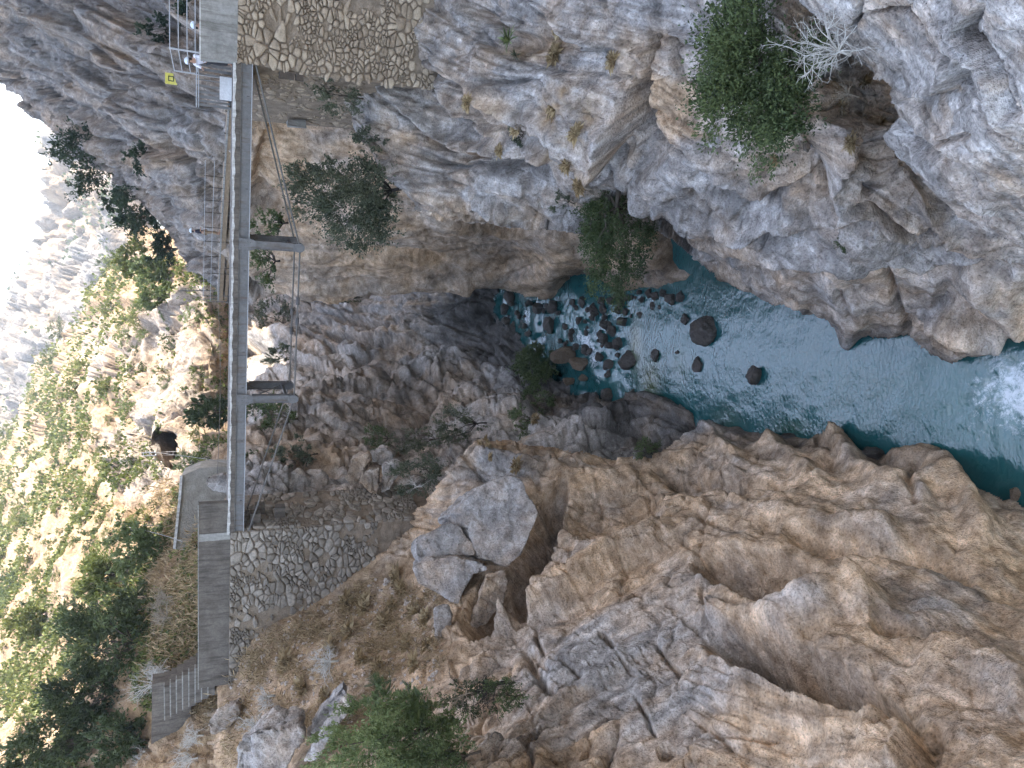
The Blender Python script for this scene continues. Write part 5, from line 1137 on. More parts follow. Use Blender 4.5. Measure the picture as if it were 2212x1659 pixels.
block([(651, 1648), (700, 1570), (748, 1509), (766, 1521), (720, 1590), (681, 1650)], 25.0, 0.8, 'pale slab lying below the long thin slab, half under the big bush', amp=0.07, seed=25, tilt=(-0.01, 0))
block([(446, 1560), (475, 1530), (512, 1520), (522, 1545), (490, 1580), (455, 1590)], 35.5, 0.9, 'grey rock half hidden by dry twigs below the steps', amp=0.07, seed=27)
block([(500, 1075), (455, 1062), (438, 1045), (450, 1030), (492, 1022)], 44.5, 1.2, 'smooth pale rock dome beside the bridge end, above the parapet', amp=0.05, bev=0.25, seed=29, cat='rock')

# boulders in the river: a few shapes, copied, turned and scaled
def boulder_mesh(seed, flat=0.75):
    bm = bmesh.new(); bmesh.ops.create_icosphere(bm, subdivisions=4, radius=1.0)
    rng = np.random.default_rng(seed); P = np.array([v.co for v in bm.verts])
    for _ in range(11):                                    # broken faces
        d = rng.normal(size=3); d /= np.linalg.norm(d); k = rng.uniform(0.5, 0.82); t = P @ d - k
        P = P - np.clip(t, 0, None)[:, None] * d * 0.95
    P *= 1 + 0.16 * fbm(P * 1.1, 3, off=seed)[:, None] + 0.05 * fbm(P * 4, 3, off=seed)[:, None]
    P[:, 2] *= flat
    for v, p in zip(bm.verts, P): v.co = Vector(p)
    me = bpy.data.meshes.new('boulder'); bm.to_mesh(me); bm.free(); me.polygons.foreach_set('use_smooth', [True] * len(me.polygons))
    return me
BM = [boulder_mesh(s) for s in range(8)]
for m_ in BM: m_.materials.append(M_WET)
BMB = [boulder_mesh(40 + s, 0.9) for s in range(3)]
for m_ in BMB: m_.materials.append(M_WETB)
rb = random.Random(3)
LABELS = {}
def place_words(marks, x, y, up, down, right, left):
    """which landmark a thing is nearest to and on which side of it, in words"""
    nm, mx, my = min(marks, key=lambda k: (k[1] - x) ** 2 + (k[2] - y) ** 2); dx, dy = x - mx, y - my; d = math.hypot(dx, dy)
    if d < 26: return 'right next to ' + nm
    side = (down if dx > 0 else up) if abs(dx) > abs(dy) else (left if dy > 0 else right)
    return ('well ' if d > 95 else '') + side + ' ' + nm
def boulder(x, y, rx, ry, label, group=None, brown=False, dz=0.0, name='river_boulder'):
    lift = float(np.interp(on_water(x), [41, 46, 53, 58.5, 63], [0, 0.35, 0.7, 0.95, 1.05]))
    Y = on_water(x + rx * 0.5, WATER_Z + lift); s = px(x, Y); p = V(x, y, Y)
    o = bpy.data.objects.new(name, rb.choice(BMB if brown else BM)); COL.objects.link(o)
    r = s * ry * 1.0; hz = max(s * rx * 1.25, r * 0.45)
    o.location = (p.x, p.y, WATER_Z + lift + hz * 0.1 + dz); o.scale = (r, r * rb.uniform(0.75, 1.0), hz / 0.8); o.rotation_euler = (rb.uniform(-.2, .2), rb.uniform(-.2, .2), rb.uniform(0, 6.28))
    return tag(o, label, 'boulder', group)
def zr(x, y, a, b): return 1042.4 + x * .19841, 548.6 + y * .19841, a * .19841, b * .19841
ORD = ('first', 'second', 'third', 'fourth', 'fifth', 'sixth', 'seventh', 'eighth', 'ninth', 'tenth')
for k_, q in enumerate([(270, 480, 60, 95), (220, 600, 45, 70), (240, 740, 55, 65), (240, 840, 80, 60)]):
    boulder(*zr(*q), ORD[k_] + ' dark boulder at the head of the rapids, counting from the brown wall', 'boulders at the head of the rapids')
for q in [(560, 580, 90, 70), (730, 580, 70, 90), (690, 770, 65, 110), (1070, 530, 40, 70), (1180, 590, 60, 70), (1270, 510, 50, 60), (1290, 600, 55, 60), (1370, 520, 60, 50), (1490, 540, 60, 60), (1450, 610, 60, 50), (1510, 740, 65, 75), (1380, 830, 70, 75),
          (1310, 780, 50, 60), (1290, 940, 70, 75), (1360, 990, 50, 45), (1460, 970, 60, 90), (1240, 1120, 50, 65), (1350, 1200, 60, 75), (1090, 1050, 60, 70), (1210, 650, 60, 40), (1110, 740, 22, 35), (1040, 720, 20, 60), (1540, 620, 40, 50), (1560, 480, 40, 60), (1500, 430, 50, 60), (1430, 450, 40, 45), (950, 930, 30, 45), (1320, 690, 40, 40), (1000, 1010, 45, 50)]:
    x_, y_, a_, b_ = zr(*q); sz = 'small' if b_ < 10 else ('big' if b_ > 15 else 'medium-sized')
    w_ = place_words([('the round green tree', 1160, 792), ('the biggest brown boulder', 1219, 765), ('the large olive-brown boulder', 1348, 779), ('the hanging bush', 1330, 620), ('the brown wall', 1190, 645), ('the white chute', 1275, 745)], x_, y_, 'upstream of', 'downstream from', 'towards the right wall from', 'towards the left bank from')
    boulder(x_, y_, a_, b_, sz + ' wet boulder in the rapids, ' + w_, 'boulders in the rapids')
for k_, q in enumerate(sorted([(1620, 480, 20, 35), (1655, 470, 22, 25), (1720, 490, 50, 40), (1790, 430, 60, 55), (1865, 450, 50, 60), (2020, 480, 80, 85), (2130, 460, 60, 70), (1840, 560, 25, 50), (1700, 415, 40, 40), (1950, 430, 60, 50)])):
    boulder(*zr(*q), ORD[k_] + ' boulder in the pool along the right-hand wall, counting downstream', 'boulders at the foot of the right-hand wall')
for k_, q in enumerate([(1610, 675, 20, 25), (1705, 660, 20, 50), (1920, 580, 14, 30), (2110, 1070, 20, 36)]):
    boulder(*zr(*q), ORD[k_] + ' small stone breaking the surface of the bright pool, counting downstream', 'small stones in the bright pool')
rj = random.Random(77)
for k_ in range(46):                                      # the jam of stones at the head of the pool
    t_ = rj.random(); x_ = 1105 + 245 * t_ + rj.uniform(-10, 10); y_ = 650 + rj.uniform(0, 1) ** 0.9 * (40 + 130 * min(1, t_ * 1.6)); g_ = rj.uniform(4, 10)
    w_ = place_words([('the round green tree', 1160, 792), ('the biggest brown boulder', 1219, 765), ('the large olive-brown boulder', 1348, 779), ('the hanging bush', 1330, 620), ('the brown wall', 1190, 645), ('the white chute', 1275, 745)], x_, y_, 'upstream of', 'downstream from', 'towards the right wall from', 'towards the left bank from')
    boulder(x_, y_, g_ * rj.uniform(0.6, 0.9), g_, ('little' if g_ < 6 else 'lesser') + ' dark stone in the jam, ' + w_, 'stones jammed in the rapids')
boulder(*zr(1540, 1160, 115, 130), 'large olive-brown boulder between the rapids and the still green pool')
boulder(*zr(1860, 1120, 50, 85), 'smooth boulder standing alone in the still green shallows')
boulder(*zr(890, 1090, 120, 120), 'biggest brown boulder beside the round green tree', brown=True, dz=0.5)
boulder(*zr(1050, 1210, 105, 110), 'brown boulder with an orange face, next to the biggest brown one', brown=True, dz=0.3)
boulder(*zr(950, 1380, 60, 50), 'small pale brown stone at the foot of the layered grey rock', brown=True, dz=0.3)
boulder(*zr(1090, 1340, 50, 55), 'dark brown stone between the layered grey rock and the rapids', brown=True, dz=0.1)
boulder(*zr(1330, 1570, 85, 110), 'long greenish boulder against the left bank below the rapids')
boulder(*zr(1600, 1540, 75, 85), 'greenish boulder against the left bank beside the still green pool')
boulder(1507, 708, 30, 42, 'largest dark boulder standing in the bright pool'); boulder(1478, 690, 9, 16, 'small boulder touching the largest one in the pool')
boulder(1500, 790, 10, 20, 'narrow dark boulder in the pool, left of the largest one'); boulder(1625, 812, 20, 25, 'heart-shaped dark boulder alone in the middle of the pool')
boulder(2188, 1070, 10, 16, 'pale stone under the water at the lower end of the pool', brown=True)
boulder(1880, 985, 40, 24, 'dark wet rock at the foot of the left cliff, in the river'); boulder(1690, 950, 30, 20, 'dark wet rock under the pale lip of the left cliff')

rw = empty('retaining_wall', V(450, 1060, 52)); tag(rw, 'pale grey retaining wall with a flat top between the tunnel and the bridge end', 'wall')
def rwall():
    pts = [(392, 1028), (389, 1070), (384, 1120), (377, 1185), (420, 1195), (455, 1130), (505, 1085), (510, 1010), (470, 1008), (430, 1012)]
    fr = [V(x, y, 53.5 + 0.012 * (1100 - y)) for x, y in pts]; c = V(450, 1060, 52); k = len(fr); bk = [p + Vector((0.3, 2.2, -0.2)) for p in fr]
    mb = MB().add([p - c for p in fr] + [p - c for p in bk], [tuple(range(k)), tuple(range(2 * k - 1, k - 1, -1))] + [(i, k + i, k + (i + 1) % k, (i + 1) % k) for i in range(k)]); mb.build('face', mat_flat('rendered_wall', (0.2, 0.18, 0.15), (0.36, 0.335, 0.29), 1.6, 0.95, 0.9, 0.08), rw)
    top = [V(x, y, 53.4 + 0.012 * (1100 - y)) - c for x, y in pts[:4]]
    for p, q in zip(top[:-1], top[1:]): MB().bar(p, q, 0.3, 0.16).build('coping', M_CONCW, rw)
rwall()
# ================================================================ PLANTS
def mat_leaf(name, c1, c2, c3, trans=0.25):
    t = NT(name); a = t.attr('lv'); sep = t.n('ShaderNodeSeparateColor'); t.l(a.outputs['Color'], sep.inputs[0])
    oi = t.n('ShaderNodeObjectInfo')
    f = t.math('ADD', sep.outputs[0], t.math('MULTIPLY', t.math('SUBTRACT', oi.outputs['Random'], 0.5), 0.35), clamp=True)
    col = t.ramp(f, [(0.0, c1), (0.5, c2), (1.0, c3)])
    t.done(col, None, 0.6); t.p.inputs['Specular IOR Level'].default_value = 0.3
    tr = t.n('ShaderNodeBsdfTranslucent'); t.l(col, tr.inputs['Color']); mx = t.n('ShaderNodeMixShader'); mx.inputs[0].default_value = trans
    t.l(t.p.outputs[0], mx.inputs[1]); t.l(tr.outputs[0], mx.inputs[2]); t.l(mx.outputs[0], t.out.inputs['Surface'])
    return t.m
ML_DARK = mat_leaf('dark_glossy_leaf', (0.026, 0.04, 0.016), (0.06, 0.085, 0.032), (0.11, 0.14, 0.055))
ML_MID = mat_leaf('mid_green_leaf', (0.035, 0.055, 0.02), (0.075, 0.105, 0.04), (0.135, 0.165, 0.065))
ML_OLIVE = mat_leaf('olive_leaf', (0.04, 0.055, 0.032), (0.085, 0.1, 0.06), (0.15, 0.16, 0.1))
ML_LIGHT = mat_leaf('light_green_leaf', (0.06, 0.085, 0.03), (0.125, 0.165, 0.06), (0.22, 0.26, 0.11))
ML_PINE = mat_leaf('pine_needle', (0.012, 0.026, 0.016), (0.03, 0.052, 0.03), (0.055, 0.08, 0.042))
ML_DRY = mat_leaf('dry_grass_blade', (0.18, 0.125, 0.065), (0.34, 0.25, 0.135), (0.5, 0.4, 0.24), 0.2)
ML_SUN = mat_leaf('hill_shrub_leaf', (0.04, 0.06, 0.016), (0.11, 0.135, 0.035), (0.22, 0.24, 0.07))
M_BARK = mat_flat('brown_bark', (0.05, 0.04, 0.03), (0.11, 0.09, 0.07), 6, 0.95, 0.6, 0.02)
M_BARKD = mat_flat('dark_bark', (0.025, 0.022, 0.02), (0.06, 0.05, 0.045), 6, 0.95, 0.6, 0.02)
M_TWIG = mat_flat('bleached_twig', (0.42, 0.4, 0.36), (0.62, 0.6, 0.55), 6, 0.95, 0.2, 0.01)
M_TWIGB = mat_flat('dry_brown_twig', (0.24, 0.2, 0.15), (0.38, 0.33, 0.26), 6, 0.95, 0.2, 0.01)

def crown_mesh(name, seed, rad, n, leaf, mat, clumps=26, hollow=0.45, spread=0.34, narrow=0.42, droop=0.0, cut=None):
    """leaves gathered in clumps through the crown's volume, with gaps between the clumps"""
    r = np.random.default_rng(seed); rad = np.array(rad, float)
    d = r.normal(size=(clumps, 3)); d /= np.linalg.norm(d, axis=1)[:, None]
    cr = hollow + (1 - hollow) * r.random(clumps) ** 0.6
    C = d * cr[:, None] * (0.82 + 0.3 * r.random(clumps))[:, None]
    sz = spread * (0.55 + 0.9 * r.random(clumps)); w = sz ** 2; w /= w.sum()
    per = 13; ns = max(1, n // per); si = r.choice(clumps, ns, p=w)                # leafy shoots growing out of each clump
    sd_ = r.normal(size=(ns, 3)) * 0.75 + C[si] / (np.linalg.norm(C[si], axis=1)[:, None] + 1e-6) * 0.75 + np.array((0, 0, 0.2)); sd_ /= np.linalg.norm(sd_, axis=1)[:, None]
    sl_ = sz[si] * (0.5 + 0.8 * r.random(ns)); so_ = C[si] + r.normal(size=(ns, 3)) * (sz[si] * 0.3)[:, None]
    n = ns * per; tt_ = np.tile(np.linspace(0.15, 1.0, per), ns) + r.normal(size=n) * 0.05; ci = np.repeat(si, per); q = np.repeat(sd_, per, 0)
    P = np.repeat(so_, per, 0) + q * (np.repeat(sl_, per) * tt_)[:, None] + r.normal(size=(n, 3)) * (0.12 * np.repeat(sl_, per))[:, None]
    if cut is not None: k = cut(P); P = P[k]; ci = ci[k]; q = q[k]; n = len(P)
    outw = P / (np.linalg.norm(P, axis=1)[:, None] + 1e-6)
    P = P * rad; P[:, 2] -= droop * (np.abs(P[:, 0]) / rad[0]) ** 2
    ax = r.normal(size=(n, 3)) * 0.7 + q * 0.8 + outw * 0.3 + np.array((0, 0, 0.2)); ax /= np.linalg.norm(ax, axis=1)[:, None]
    sd = np.cross(ax, r.normal(size=(n, 3))); sd /= np.linalg.norm(sd, axis=1)[:, None] + 1e-9
    L = leaf * (0.6 + 0.8 * r.random(n)); A = ax * L[:, None]; S = sd * (L * narrow)[:, None]
    nr = np.cross(ax, sd) * (L * 0.12)[:, None]
    v = np.stack([P - A * 0.5, P + S * 0.5 + nr, P + A * 0.5, P - S * 0.5 + nr], 1).reshape(-1, 3)
    f = np.arange(4 * n).reshape(n, 4)
    me = mesh_np(name, v, f, False)
    lv = 0.26 + 0.32 * r.random(n) + 0.5 * (r.random(clumps)[ci] - 0.35) + 0.16 * q[:, 2]
    set_attr(me, 'lv', np.repeat(np.clip(lv, 0, 1), 4)[:, None] * np.ones(3)); me.materials.append(mat)
    return me, C * rad
def limbs_mesh(name, seed, base, tips, r0, mat, wob=0.12, k=10):
    rng = random.Random(seed); mb = MB(); base = Vector(base)
    fork = base.lerp(sum((Vector(t) for t in tips), Vector()) / max(1, len(tips)), 0.35)
    mb.tube([base, base.lerp(fork, 0.5) + Vector((rng.uniform(-1, 1), rng.uniform(-1, 1), 0)) * wob * r0 * 4, fork], [r0, r0 * 0.85, r0 * 0.7], 6)
    for t in tips[:k]:
        t = Vector(t); L = (t - fork).length
        pts = [fork] + [fork.lerp(t, s) + Vector([rng.uniform(-1, 1) for _ in range(3)]) * wob * L for s in (0.35, 0.7)] + [t]
        mb.tube(pts, [r0 * 0.6, r0 * 0.42, r0 * 0.26, r0 * 0.12], 5)
    me = mb.mesh(name, True); me.materials.append(mat); return me
def shrub(name, x, y, Y, rx, ry, n, leaf, mat, label, seed, sheetname=None, cat='shrub', depth=0.8, bark=None, lift=0.0, base=None, group=None, clumps=26, parts=('crown', 'stem'), **kw):
    """rx: half height, ry: half width in picture units at distance Y"""
    c = V(x, y, Y); s = px(x, Y); a, b = ry * s, rx * s
    crown, C = crown_mesh('crown', seed, (a, min(a, b) * depth + 0.1, b), n, leaf, mat, clumps, **kw)
    bs = Vector(base) if base is not None else Vector((c.x, c.y, c.z - b * 0.95))
    r = empty(name, bs); tag(r, label, cat, group)
    o = link(parts[0], crown, None, r); o.location = c - bs
    tips = [tuple(Vector(t) + (c - bs)) for t in C[::2]]
    link(parts[1], limbs_mesh('stem', seed, (0, 0, -0.15), tips, max(0.02, min(0.12, 0.045 * a + 0.01)), bark or M_BARK), None, r)
    return r
def twig_mesh(name, seed, rad, n, thick, mat, levels=3, up=0.5, curl=0.35):
    """a bare shrub: forking twigs from one root"""
    rng = random.Random(seed); mb = MB(); rad = Vector(rad)
    def grow(p, d, L, r, lv):
        pts = [p]; q = Vector(p); dd = Vector(d)
        for i in range(3):
            dd = (dd + Vector([rng.uniform(-1, 1) for _ in range(3)]) * curl).normalized(); q = q + Vector((dd.x * rad.x, dd.y * rad.y, dd.z * rad.z)) * L / 3; pts.append(q.copy())
        mb.tube(pts, [r, r * 0.8, r * 0.65, r * 0.45], 3 if lv < 2 else 4, cap=False)
        if lv:
            for _ in range(rng.choice((2, 3, 3, 4))):
                i = rng.choice((1, 2, 3)); grow(pts[i], (dd + Vector([rng.uniform(-1, 1) for _ in range(3)]) * 0.9).normalized(), L * rng.uniform(0.5, 0.8), r * 0.6, lv - 1)
    for _ in range(n):
        d = Vector((rng.uniform(-1, 1), rng.uniform(-1, 1), rng.uniform(up - 0.6, up + 0.6))).normalized(); grow(Vector((0, 0, 0)), d, rng.uniform(0.45, 0.8), thick, levels)
    me = mb.mesh(name, True); me.materials.append(mat); return me
def twigs(name, x, y, Y, rx, ry, n, thick, mat, label, seed, cat='shrub', levels=3, up=0.5, group=None, rootdx=0.8, curl=0.35):
    s = px(x, Y); c = V(x + rx * rootdx, y, Y); me = twig_mesh('twigs', seed, (ry * s, ry * s * 0.8, rx * s * 1.5), n, thick, mat, levels, up, curl)
    r = empty(name, c); tag(r, label, cat, group); link('twig_crown', me, None, r)
    mb = MB().tube([(0, 0, -0.3), (0.02, 0, -0.1), (0, 0, 0.12)], [thick * 2.6, thick * 2.2, thick * 1.4], 6); mb.build('root_stock', mat, r, True)
    return r

# ---- right wall
shrub('evergreen_bush', 1638, 150, 11.9, 140, 178, 26000, 0.08, ML_DARK, 'big dark green bush growing on the right-hand cliff, nearest the camera', 101, depth=0.7, clumps=90, hollow=0.15, spread=0.27, narrow=0.55)
twigs('dead_shrub', 1735, 112, 10.2, 80, 92, 17, 0.016, M_TWIG, 'bleached white dead shrub in front of the big dark green bush', 103, levels=3, up=0.55, rootdx=0.95, curl=0.4)
twigs('dry_shrub', 1800, 205, 11.6, 40, 60, 9, 0.008, M_TWIGB, 'brown dry twigs on the ledge between the dead shrub and the slab', 104, levels=3, up=0.3)
shrub('hanging_bush', 1325, 508, 26.5, 76, 122, 15000, 0.12, ML_MID, 'green bush hanging off the right-hand wall over the rapids', 105, depth=0.6, clumps=60, hollow=0.15, spread=0.28, base=tuple(V(1330, 405, 25.5)))
shrub('olive_shrub', 755, 432, 33.5, 122, 96, 13500, 0.15, ML_OLIVE, 'tall olive-green shrub below the bridge, on the right-hand wall', 107, depth=0.7, clumps=44, hollow=0.3, spread=0.27, base=tuple(V(880, 400, 33.5)), bark=M_BARKD)
shrub('olive_shrub', 655, 388, 35.0, 48, 42, 2600, 0.12, ML_OLIVE, 'smaller loose olive-green shrub just under the bridge rods', 108, clumps=18, bark=M_BARKD)
shrub('small_shrub', 728, 205, 31.2, 52, 40, 2000, 0.1, ML_OLIVE, 'thin grey-green shrub at the foot of the crumbling mortar wall', 109, clumps=18)
shrub('small_shrub', 806, 306, 33.0, 40, 30, 1500, 0.1, ML_OLIVE, 'small dusty shrub between the mortar wall and the tall olive shrub', 110, clumps=14)
shrub('small_shrub', 582, 478, 44.5, 36, 40, 1700, 0.16, ML_MID, 'dark green shrub beside the right-hand strut, under the bridge', 111, clumps=16, bark=M_BARKD)
shrub('small_shrub', 572, 562, 47, 28, 52, 1800, 0.16, ML_MID, 'low green shrub on the wall left of the right-hand strut', 112, clumps=16, bark=M_BARKD)
shrub('small_shrub', 1213, 437, 26.5, 24, 22, 900, 0.08, ML_OLIVE, 'tiny grey-green shrub on the pale rock above the hanging bush', 113, clumps=9)
shrub('small_shrub', 1112, 285, 26, 24, 28, 900, 0.08, ML_OLIVE, 'tiny grey shrub on a dry ledge of the right-hand wall', 114, clumps=9)
shrub('small_shrub', 1822, 508, 15.8, 16, 34, 900, 0.06, ML_DARK, 'small dark green plant in a crack below the slab', 115, clumps=9)
twigs('dry_shrub', 1240, 225, 20.6, 30, 36, 8, 0.01, M_TWIGB, 'pale dry twigs on the ledge above the split pillar', 116)
twigs('dry_shrub', 1200, 340, 24, 26, 40, 8, 0.012, M_TWIG, 'bleached twigs lying on the ledge under the split pillar', 117, up=0.2)
twigs('dry_shrub', 1245, 408, 25, 24, 30, 7, 0.012, M_TWIGB, 'dry twigs on the grey wall just above the hanging bush', 118, up=0.2)
def spiky(x, y, Y, n, L, label, mat, seed, name='spiky_plant'):
    rng = random.Random(seed); r = empty(name, V(x, y, Y)); tag(r, label, 'plant')
    for k in range(n):
        a = rng.uniform(0, 6.28); e = rng.uniform(0.1, 1.3); d = Vector((math.cos(a) * math.cos(e), math.sin(a) * math.cos(e) - 0.25, math.sin(e))); l = L * rng.uniform(0.6, 1.1); sd = d.cross(Vector((0, 0, 1))).normalized() * 0.06 * L
        mb = MB(); p0 = Vector((0, 0, 0)); p1 = d * l * 0.55; p2 = d * l + Vector((0, 0, -0.18 * l))
        mb.add([p0 - sd * 0.6, p0 + sd * 0.6, p1 + sd, p1 - sd, p2, p1 + Vector((0, 0, -0.03))], [(0, 1, 2, 3), (3, 2, 4), (0, 5, 1), (1, 5, 2), (0, 3, 5), (3, 4, 5), (2, 5, 4)])
        me = mb.mesh('leaf'); set_attr(me, 'lv', np.full((6, 3), rng.uniform(0.3, 1.0))); link('leaf', me, mat, r)
spiky(1100, 88, 23.6, 38, 0.62, 'spiky green rosette plant in a hollow of the right-hand wall', ML_LIGHT, 5); 
spiky(1115, 120, 23.8, 18, 0.38, 'small blue-green rosette beside the larger spiky plant', ML_OLIVE, 6)

# ---- left side, under and beyond the bridge
shrub('round_tree', 1160, 792, 49.5, 42, 56, 7500, 0.18, ML_DARK, 'round dark green tree beside the rapids', 121, cat='tree', depth=0.9, clumps=40, hollow=0.3, spread=0.3, narrow=0.55)
shrub('small_shrub', 1165, 865, 45, 36, 26, 1600, 0.16, ML_DARK, 'dark green shrub on the left bank beside the round tree', 122, clumps=14)
shrub('small_shrub', 1130, 905, 42, 30, 36, 1500, 0.14, ML_MID, 'low green growth in the gully above the layered grey rock', 123, clumps=14)
shrub('thin_shrub', 995, 915, 42.5, 58, 40, 2600, 0.13, ML_OLIVE, 'dark twiggy shrub on the left bank below the bridge', 124, clumps=22, bark=M_BARKD)
shrub('thin_shrub', 905, 948, 42.5, 55, 26, 1900, 0.13, ML_OLIVE, 'wispy grey-green shrub between the abutment blocks and the river wall', 125, clumps=18)
shrub('thin_shrub', 815, 948, 43, 36, 28, 1500, 0.13, ML_MID, 'small green shrub left of the river wall, below the left-hand strut', 126, clumps=14)
shrub('thin_shrub', 598, 905, 49.5, 42, 44, 2400, 0.17, ML_MID, 'dense green shrub right behind the left-hand tie rods', 127, clumps=22)
shrub('thin_shrub', 556, 885, 52, 26, 24, 1100, 0.16, ML_DARK, 'dark green shrub just under the girder by the left-hand strut', 128, clumps=12)
shrub('thin_shrub', 640, 982, 43.2, 42, 36, 1900, 0.14, ML_OLIVE, 'grey-green shrub on the rocks below the left end of the bridge', 129, clumps=18)
shrub('thin_shrub', 552, 985, 45.5, 26, 26, 1200, 0.14, ML_DARK, 'small dark shrub under the left end of the girder', 130, clumps=12)
shrub('thin_shrub', 615, 770, 74, 36, 24, 1300, 0.24, ML_OLIVE, 'pale grey-green shrub on the far bank between the struts', 131, clumps=14)
shrub('thin_shrub', 590, 700, 84, 34, 60, 2200, 0.26, ML_OLIVE, 'loose grey-green shrubbery at the edge of the sunlit rocks under the bridge', 132, clumps=24)
shrub('thin_shrub', 740, 640, 58.5, 40, 16, 900, 0.2, ML_OLIVE, 'dark shrub at the foot of the brown wall, under the tie rods', 133, clumps=10)
shrub('feathery_shrub', 902, 1030, 36.4, 50, 40, 3600, 0.11, ML_OLIVE, 'feathery grey-green shrub beside the abutment blocks', 134, clumps=26)
twigs('dead_shrub', 880, 1052, 36.0, 26, 26, 7, 0.014, M_TWIG, 'bleached twigs at the foot of the feathery grey-green shrub', 135, up=0.2)
shrub('small_shrub', 1396, 972, 31.6, 36, 22, 1500, 0.1, ML_MID, 'small bright green shrub on the rim of the left cliff', 136, clumps=12)
# ---- dirt slope at the lower left
shrub('big_bush', 845, 1585, 18.6, 150, 90, 20000, 0.1, ML_LIGHT, 'big light green bush at the bottom edge of the photo, on the left slope', 141, depth=1.0, clumps=80, hollow=0.35, spread=0.2, narrow=0.36)
shrub('big_bush', 955, 1640, 17.2, 80, 50, 5200, 0.08, ML_MID, 'darker green bush spilling over the rocks beside the big light green one', 142, depth=1.0, clumps=34, hollow=0.2, narrow=0.35)
shrub('thin_shrub', 1075, 1512, 19.4, 52, 42, 2200, 0.07, ML_MID, 'small leafy shrub growing through the bare dark tree', 143, clumps=18)
shrub('thin_shrub', 1000, 1498, 20.2, 46, 40, 2000, 0.07, ML_DARK, 'dark leafy shrub at the foot of the bare dark tree', 144, clumps=18)
twigs('dead_tree', 1020, 1478, 19.6, 62, 74, 6, 0.022, M_BARKD, 'bare dark tree with crooked branches on the left cliff top', 145, cat='tree', levels=4, up=0.35, curl=0.5)
twigs('dry_shrub', 965, 1500, 19.8, 50, 40, 7, 0.009, M_TWIGB, 'tangle of dry twigs above the bare dark tree', 146)
def fan_palm(x, y, Y, L, n, label, seed):
    rng = random.Random(seed); r = empty('fan_palm', V(x, y, Y)); tag(r, label, 'palm')
    for k in range(n):
        a = rng.uniform(0, 6.28); e = rng.uniform(0.25, 1.35); d = Vector((math.cos(a) * math.cos(e), math.sin(a) * math.cos(e) - 0.3, math.sin(e))).normalized(); c = d * L * rng.uniform(0.5, 0.9)
        mb = MB().tube([(0, 0, 0), c], 0.008, 4); sd = d.cross(Vector((rng.uniform(-.3, .3), rng.uniform(-.3, .3), 1))).normalized(); up = sd.cross(d)
        for j in range(13):
            t = (j - 6) / 6 * 1.25; q = (d * math.cos(t) + sd * math.sin(t)); l = L * 0.55 * (1 - 0.25 * abs(t)); w = (q.cross(up)).normalized() * 0.014
            mb.add([c, c + q * l * 0.6 + w, c + q * l - up * 0.1 * l, c + q * l * 0.6 - w], [(0, 1, 2, 3)])
        me = mb.mesh('frond'); set_attr(me, 'lv', np.full((len(me.vertices), 3), rng.uniform(0.2, 0.9))); link('frond', me, ML_MID, r)
fan_palm(845, 1470, 20.6, 0.62, 16, 'dwarf fan palm on top of the big light green bush', 3); fan_palm(925, 1530, 18.2, 0.55, 14, 'dwarf fan palm between the big bush and the bare dark tree', 4); fan_palm(900, 1505, 18.9, 0.5, 11, 'small dwarf fan palm above the other two', 9)
for x, y, Y, rx, ry, lab, sd in ((690, 1430, 28.5, 30, 36, 'bleached round dead shrub in the middle of the dirt slope', 151), (560, 1505, 33.5, 24, 28, 'pale dry shrub below the end of the parapet', 152), (470, 1560, 37.3, 26, 34, 'bleached dry shrub growing over the lower steps', 153),
                             (405, 1590, 39.6, 26, 26, 'bleached dry shrub growing over the upper steps', 154), (535, 1570, 33, 24, 30, 'dry pale shrub above the squared boulder', 155), (340, 1335, 46.5, 26, 46, 'pale dry shrub behind the parapet, in front of the dark trees', 156),
                             (300, 1475, 45.5, 42, 40, 'large bleached shrub behind the steps', 157), (335, 1450, 45, 24, 34, 'smaller bleached shrub between the steps and the parapet', 158), (345, 1290, 47, 20, 26, 'small pale dry shrub behind the middle of the parapet', 159), (390, 1640, 40.5, 30, 26, 'bleached shrub beside the landing wall', 160), (310, 1640, 44, 26, 30, 'grey dry shrub above the landing wall', 161), (530, 1650, 29, 22, 24, 'pale dry tuft shrub next to the squared boulder at the edge', 162)):
    twigs('dead_shrub', x, y, Y, rx, ry, 17, 0.019, M_TWIG if sd % 3 else M_TWIGB, lab, sd, levels=3, up=0.55)
